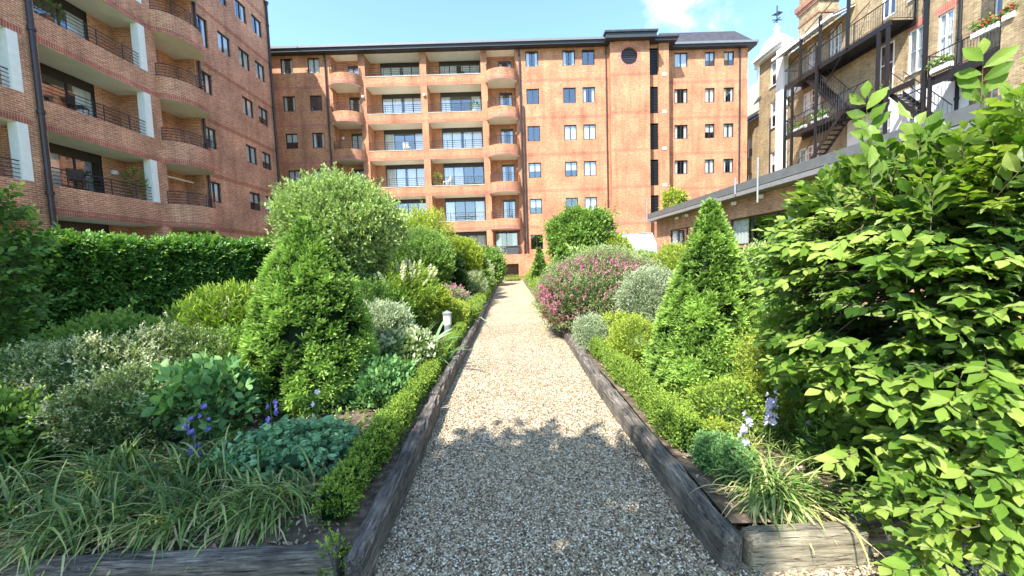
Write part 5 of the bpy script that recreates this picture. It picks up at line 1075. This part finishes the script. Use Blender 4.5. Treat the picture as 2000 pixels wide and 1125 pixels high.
blades('sedge_clump', 'dark narrow sedge clump in shade under the hornbeam branches', 'sedge', (2.0, 1.95, 0.1), 200, 0.4, 0.009, 'blade', 121, group=SG)
blades('iris_clump', 'clump of upright grey green sword leaves beside the bollard light', 'iris', (-1.24, 4.9, 0.14), 64, 0.60, 0.042, 'iris', 130, spread=0.8, curl=0.45, dry=0.02, base=0.14)
blades('iris_clump', 'second clump of sword leaves beyond the bollard light', 'iris', (-1.25, 8.6, 0.12), 40, 0.6, 0.035, 'iris', 131, spread=0.8, curl=0.45, dry=0.02, base=0.2)
blades('grass_tuft', 'thin green grass tuft behind the right hand bellflowers', 'grass', (1.75, 2.45, 0.1), 160, 0.36, 0.006, 'blade', 132, spread=0.7, curl=0.8, base=0.12, dry=0.1)

# bellflowers
def bellflower(label, loc, h, nf, m, seed, lean=0.1, group='bellflowers'):
    r_ = random.Random(seed); root = empty('bellflower', loc, r_.uniform(0, 6), label, 'bellflower', group); mb = MB()
    top = (lean * h, 0.03, h); mb.tube([(0, 0, -0.03), (lean * h * 0.3, 0, h * 0.5), top], [0.004, 0.003, 0.002], 5); mb.build('stem', ['stem'], root)
    bell = petals(5, 1.0, 0.75, 0.45)
    for k in range(nf):
        s = 1 - 0.48 * k / max(1, nf - 1) if nf > 1 else 1; a = r_.uniform(0, 6.28)
        pos = np.array([[lean * h * s + 0.014 * math.cos(a), 0.014 * math.sin(a), h * s]]); g = unit(np.array([[math.cos(a), math.sin(a), r_.uniform(-0.1, 0.5)]]))
        scatter('flower', [(bell, pos, frames(g, np.array([UP])), np.array([0.031 * r_.uniform(0.8, 1.15)]), np.array([r_.uniform(-0.2, 0.2)]))], [m], root)
    n_ = 7; zz = np.array([h * 0.5 * r_.random() for _ in range(n_)]); aa = np.array([r_.uniform(0, 6.28) for _ in range(n_)])
    pos = np.stack([lean * zz * 0.6, 0 * zz, zz], -1); g = unit(np.stack([np.cos(aa), np.sin(aa), 0.5 + 0 * aa], -1))
    scatter('leaves', [(leaf(1, 0.22, 3, 0.2, 0.3), pos, frames(g, np.tile(UP, (n_, 1))), np.full(n_, 0.07), np.zeros(n_))], ['midleaf'], root)
bellflower('tallest purple bellflower spike in front of the left yew cone', (-1.70, 2.62, 0.1), 0.37, 9, 'purple', 1, 0.05)
bellflower('pale bellflower held above the teal clump, right of the tall purple one', (-1.43, 2.72, 0.12), 0.40, 3, 'lilac', 2, 0.05)
bellflower('small purple bellflower low down above the sedges at the left', (-2.08, 2.42, 0.1), 0.17, 7, 'purple', 3)
bellflower('purple bellflower under the broad leaved plant', (-2.28, 2.62, 0.1), 0.26, 5, 'purple', 4)
bellflower('dark violet bellflower among the broad leaves', (-2.2, 2.72, 0.12), 0.30, 4, 'purple', 5)
bellflower('pale lilac bellflower cluster highest on the right, before the yew cone', (1.66, 2.42, 0.1), 0.36, 12, 'lilac', 6, 0.1)
bellflower('lilac bellflower left of the pale cluster at the foot of the right yew', (1.50, 2.42, 0.1), 0.27, 6, 'lilac', 7, -0.1)
bellflower('pale bellflower nearest the right sleeper', (1.40, 2.28, 0.1), 0.22, 5, 'lilac', 8, -0.15)
bellflower('small pale bellflower right of the sunlit sedge clump', (1.83, 2.30, 0.1), 0.24, 4, 'lilac', 9, 0.15)
bellflower('second pale lilac bellflower of the high cluster on the right', (1.74, 2.5, 0.1), 0.37, 9, 'lilac', 10, 0.05)

# the big hornbeam close by on the right
def hornbeam():
    root = empty('hornbeam', (2.64, 1.98, 0), 0, 'large close hornbeam with big toothed sunlit leaves filling the right of the view', 'hornbeam')
    mb = MB(); lead = []
    for k in range(9):
        a = rad(360 * k / 9 + 10); lx, ly = math.cos(a) * random.uniform(0.3, 0.75), math.sin(a) * random.uniform(0.2, 0.55); h = random.uniform(1.4, 2.0)
        b = (random.uniform(-0.12, 0.12), random.uniform(-0.1, 0.1), -0.05); pts = [(b[0] + (lx - b[0]) * t ** 0.8, b[1] + (ly - b[1]) * t ** 0.8, h * t) for t in (0, 0.2, 0.45, 0.7, 1)]
        mb.tube(pts, [0.028, 0.022, 0.016, 0.01, 0.004], 7); lead.append(pts)
    pos, g = [], []; C_ = np.array([0, 0, 1.04]); Rr = np.array([1.04, 0.74, 0.90])
    n = 6600; d = rdir(n * 2); d = d[d[:, 2] > -0.95][:n]; n = len(d); b = 1 + bumps(d, 30, 0.16, 25, 5); s = 0.40 + 0.62 * rng.random(n) ** 0.6
    p = C_ + np.sign(d) * np.abs(d) ** 0.66 * Rr * (b * s)[:, None]; k = p[:, 2] > 0.05; p, d, s = p[k], d[k], s[k]; n = len(p)
    nh = unit(d * [1, 1, 0.25]); gg = unit(nh + np.array([-0.25, -0.15, -0.16]) + UP * (d[:, 2:3] > 0.5) * 0.9 + rng.normal(size=(n, 3)) * 0.28)
    upv = unit(UP + nh * 0.75 + np.array([-0.2, -0.25, 0]) + rng.normal(size=(n, 3)) * 0.28)
    ne = 170; p = np.concatenate([p, np.stack([rng.uniform(-1.15, 0.5, ne), rng.uniform(-0.66, -0.15, ne), rng.uniform(0.1, 0.5, ne)], -1)]); gx_ = unit(np.array([[-0.6, -0.5, 0.15]]) + rng.normal(size=(ne, 3)) * 0.3)
    gg = np.concatenate([gg, gx_]); upv = np.concatenate([upv, unit(UP + rng.normal(size=(ne, 3)) * 0.3)]); s = np.concatenate([s, np.ones(ne)]); n = len(p)
    sc = rng.uniform(0.11, 0.22, n); parts = split(T_horn, p - gg * sc[:, None] * 0.5, frames(gg, upv), sc, (s - 0.90) * 1.4 + rng.normal(size=n) * 0.2)  # sprays further in get a darker tint, painting the shaded interior
    # young upright shoots above the top
    qs = np.stack([rng.uniform(-1.05, 0.9, 26), rng.uniform(-0.4, 0.4, 26), np.zeros(26)], -1); qs[:, 2] = 1.04 + 0.93 * np.sqrt(np.clip(1 - (qs[:, 0] / 1.15) ** 2 - (qs[:, 1] / 0.9) ** 2, 0, 1)) - 0.05
    q = np.array([[-0.62, 0.1, 1.95], [-0.35, -0.1, 2.15], [-0.9, 0.0, 1.72], [-0.15, -0.2, 2.2], [0.15, -0.2, 2.25], [0.4, -0.3, 2.2], [-0.5, 0.3, 2.1], [-0.75, -0.2, 1.85], [-1.0, 0.1, 1.5], [0.6, -0.2, 2.2]])
    q = np.concatenate([q[[0, 1, 3, 6, 7]] - [0, 0, 0.12], qs]); gq = unit(np.array([[-0.3, 0, 1.0]]) + rng.normal(size=(len(q), 3)) * 0.2); parts += split(T_horn, q, frames(gq, unit(rng.normal(size=(len(q), 3)) + [-0.5, -0.5, 0])), rng.uniform(0.16, 0.30, len(q)), np.full(len(q), 0.12))
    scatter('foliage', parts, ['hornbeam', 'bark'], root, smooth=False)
    for i in range(0, n, 16):     # thin side branches running in to the leaders
        l_ = min(lead, key=lambda L_: min((Vector(q_) - Vector(p[i])).length for q_ in L_)); q_ = min(l_, key=lambda v_: (Vector(v_) - Vector(p[i])).length)
        a_, b_ = Vector(q_), Vector(p[i] - gg[i] * sc[i] * 0.5); mb.tube([a_, a_.lerp(b_, 0.5) + Vector((0, 0, 0.04)), b_], [0.007, 0.005, 0.002], 4)
    mb.build('branches', ['bark'], root, smooth=True)
hornbeam()
# sapling at the left edge
sp_ = shrub('sapling', 'young bluish green leafy sapling at the far left edge, in front of the clipped hedge', 'sapling', (-4.85, 3.45, 0), (0.36, 0.36, 0.8), 1.45, T_plane, ['midleaf', 'bark'], 700, 0.16, seed=140, core=0, shell=(0.35, 1.1), nstem=9, zmin=0.3, jit=0.7, tintk=0.35)
# trees behind the viewer whose shade falls on the front of the garden
def shade_tree(label, x, y, h, R_, n, seed):
    root = empty('broadleaf_tree', (x, y, 0), 0, label, 'tree', None); mb = MB(); mb.tube([(0, 0, -0.1), (0.05, 0, h * 0.45), (0, 0, h)], [0.16, 0.12, 0.05], 9)
    for k in range(8):
        a = k * 0.785; stems(mb, (0, 0, h * 0.5), [(R_ * 0.75 * math.cos(a), R_ * 0.75 * math.sin(a), h + random.uniform(-0.3, 0.9) * R_ * 0.6)], 0.06)
    mb.build('trunk', ['bark'], root, smooth=True)
    d = rdir(n); s = 0.35 + 0.7 * rng.random(n) ** 0.5; p = np.array([0, 0, h]) + d * [R_, R_, R_ * 0.6] * (s * (1 + bumps(d, 18, 0.25, 12, seed)))[:, None]
    scatter('crown', split(T_far, p, frames(unit(d + rng.normal(size=(n, 3)) * 0.6), unit(UP + rng.normal(size=(n, 3)) * 0.5)), np.full(n, 0.34), rng.normal(size=n) * 0.2), ['midleaf', 'bark'], root)
shade_tree('spreading leafy tree standing behind the viewer, shading the front of the path', -4.15, -2.6, 5.4, 1.85, 2600, 1)
shade_tree('smaller leafy tree behind the viewer, nearer the path', -2.48, -1.5, 5.4, 0.82, 900, 2)
shade_tree('wide leafy tree to the left of the viewer, shading the clipped hedge', -8.3, 0.0, 5.6, 2.0, 3000, 3)

# flower boxes and pots on the balconies
def planter(label, loc, rz, L_, m, seed, n=60, group='flower boxes on the black balconies'):
    root = empty('planter_box', loc, rz, label, 'planter', group); mb = MB(); mb.box(-L_ / 2, L_ / 2, -0.1, 0.1, 0, 0.2); mb.build('box', ['white'], root)
    pos = np.stack([rng.uniform(-L_ / 2, L_ / 2, n), rng.normal(0, 0.08, n), 0.2 + rng.random(n) * 0.25], -1)
    scatter('leaves', split(T_far, pos, frames(unit(rng.normal(size=(n, 3)) + UP), unit(rng.normal(size=(n, 3)))), np.full(n, 0.2), np.zeros(n)), ['midleaf', 'bark'], root)
    pos = pos[: n // 2] + [0, 0, 0.12]; k = len(pos)
    scatter('flowers', [(FL, pos, frames(unit(rng.normal(size=(k, 3)) + UP), unit(rng.normal(size=(k, 3)))), np.full(k, 0.15), np.zeros(k))], [m], root)
planter('white flower box with red blooms on the black balcony, upper right', (19.9, 16.3, 10.1), rad(90), 0.9, 'red', 1)
planter('white flower box trailing green over the far end of the black balcony', (19.9, 17.9, 9.4), rad(90), 0.8, 'plume', 2)
planter('flower box with red blooms at the right end of the black balcony', (19.9, 15.9 - 0.35, 10.2), rad(90), 0.35, 'red', 3, 30)
planter('flower box with orange red blooms on the lower walkway of the fire escape', (20.1, 26.8, 9.65), rad(90), 1.3, 'red', 4, 90)
planter('leafy flower box beside a post on the lower walkway of the fire escape', (20.1, 25.0, 9.65), rad(90), 1.2, 'plume', 5, 90)
planter('small flower box by the brown door of the yellow brick block', (20.3, 21.2, 9.7), rad(90), 0.8, 'pink', 6, 40)
# gravel stones lying on the path close to the viewer
def peb(rs):
    r_ = random.Random(rs); p = Pre(); v = [(1, 0, 0), (0, 1, 0), (-1, 0, 0), (0, -1, 0), (0, 0, 0.8), (0, 0, -0.6), (0.7, 0.7, 0.1), (-0.7, 0.7, 0.1), (-0.7, -0.7, 0.1), (0.7, -0.7, 0.1)]
    v = [tuple(c * r_.uniform(0.75, 1.2) for c in q) for q in v]; ringi = [0, 6, 1, 7, 2, 8, 3, 9]; f = []
    for i in range(8): f += [[ringi[i], ringi[(i + 1) % 8], 4], [ringi[(i + 1) % 8], ringi[i], 5]]
    p.add(v, f, 0, 0.5); return p
PB = [peb(i) for i in range(5)]
n = 70000; py = 1.15 + rng.random(n) ** 1.7 * 7.5; px = rng.uniform(-0.70, 0.90, n); near = py < 1.6; px = np.where(near, rng.uniform(-1.2, 2.0, n), px)
a = rng.random(n) * 6.28; pos = np.stack([px, py, 0.001 + rng.random(n) * 0.004], -1)
R_ = frames(np.stack([np.cos(a), np.sin(a), rng.normal(size=n) * 0.3], -1), unit(UP + rng.normal(size=(n, 3)) * 0.3))
S3 = rng.uniform(0.003, 0.0072, n)
tag(scatter('gravel_stones', split(PB, pos, R_, S3, rng.uniform(-0.5, 0.5, n)), ['pebble']), 'loose pale and brown gravel stones on the path', 'gravel', None, 'stuff')

n = 70; py = 1.3 + rng.random(n) * 8; pos = np.stack([rng.choice([-0.62, 0.82], n) + rng.normal(0, 0.09, n), py, np.full(n, 0.008)], -1); pos[:, 0] = np.clip(pos[:, 0], -0.64, 0.85)
tag(scatter('fallen_leaves', [(lit_, pos, frames(unit(rng.normal(size=(n, 3)) * [1, 1, 0.1]), UP + rng.normal(size=(n, 3)) * 0.3), rng.uniform(0.02, 0.045, n), rng.uniform(0.1, 0.5, n))], ['litter']), 'small dry leaves fallen along both edges of the gravel', 'fallen leaves', None, 'stuff')
# chairs, tables and pots on the balconies
def chair(label, loc, rz, m):
    root = empty('balcony_chair', loc, rz, label, 'chair', 'furniture on the balconies'); g = MB(); g.box(-0.22, 0.22, -0.22, 0.22, 0.43, 0.47); g.build('seat', [m], root)
    g = MB(); g.box(-0.22, 0.22, 0.19, 0.22, 0.52, 0.9); g.build('backrest', [m], root)
    for x in (-0.2, 0.2):
        for y in (-0.2, 0.2): g = MB(); g.tube([(x, y, 0), (x, y, 0.43 if y < 0 else 0.9)], 0.015, 6); g.build('leg', [m], root)
def pot(label, loc, h, pm, lm):
    root = empty('potted_plant', loc, 0, label, 'potted plant', 'pots on the balconies'); g = MB(); g.lathe([(0.0, 0), (0.13, 0), (0.18, 0.3), (0.19, 0.32), (0.15, 0.3), (0, 0.29)], n=14); g.build('pot', [pm], root)
    k = 60; d = rdir(k); pos = np.array([0, 0, 0.3 + h * 0.5]) + d * [0.22, 0.22, h * 0.5]
    scatter('leaves', split(T_far, pos, frames(unit(d + UP * 0.6), unit(UP + d)), np.full(k, 0.2), np.zeros(k)), [lm, 'bark'], root)
chair('dark chair on the lowest long balcony of the left wing', (-16.5, 15.2, LT[0] + 0.01), 1.2, 'bronze')
chair('dark chair on the second long balcony of the left wing', (-16.6, 15.6, LT[1] + 0.01), 2.0, 'bronze')
chair('pale chair on the third row balcony of the block facing the camera, left bay', (-7.6, 30.5, TOP[2] + 0.01), 0.6, 'white')
chair('pale chair on the fourth row balcony of the block facing the camera, right bay', (-4.6, 30.5, TOP[3] + 0.01), -0.8, 'white')
chair('dark chair on the top balcony of the block facing the camera', (-3.2, 30.5, TOP[0] + 0.01), 2.4, 'bronze')
pot('tall leafy pot by the white pillar on the lowest balcony of the left wing', (-16.3, 17.3, LT[0] + 0.01), 0.9, 'brick_red', 'midleaf')
pot('leafy pot at the far end of the top visible long balcony of the left wing', (-16.3, 14.6, LT[2] + 0.01), 0.6, 'brick_red', 'midleaf')
pot('small pot plant on the second balcony from the top, right bay of the facing block', (-2.2, 30.3, TOP[1] + 0.01), 0.5, 'white', 'midleaf')
pot('small pot plant on the fourth balcony from the top, right bay of the facing block', (-5.3, 30.2, TOP[3] + 0.01), 0.6, 'brick_red', 'lime')

shrub('low_plant', 'short bright green plant at the foot of the right yew, behind the lilac bellflowers', 'plant', (1.62, 2.85, 0.06), (0.26, 0.22, 0.16), 0.14, T_small, ['box', 'bark'], 1300, 0.07, seed=151, tintk=0.55)
shrub('low_plant', 'small pale green rosettes on the soil between the right box hedge and bellflowers', 'plant', (1.4, 2.5, 0.06), (0.14, 0.16, 0.08), 0.07, T_small, ['lime', 'bark'], 500, 0.05, seed=152, tintk=0.4, nstem=0)
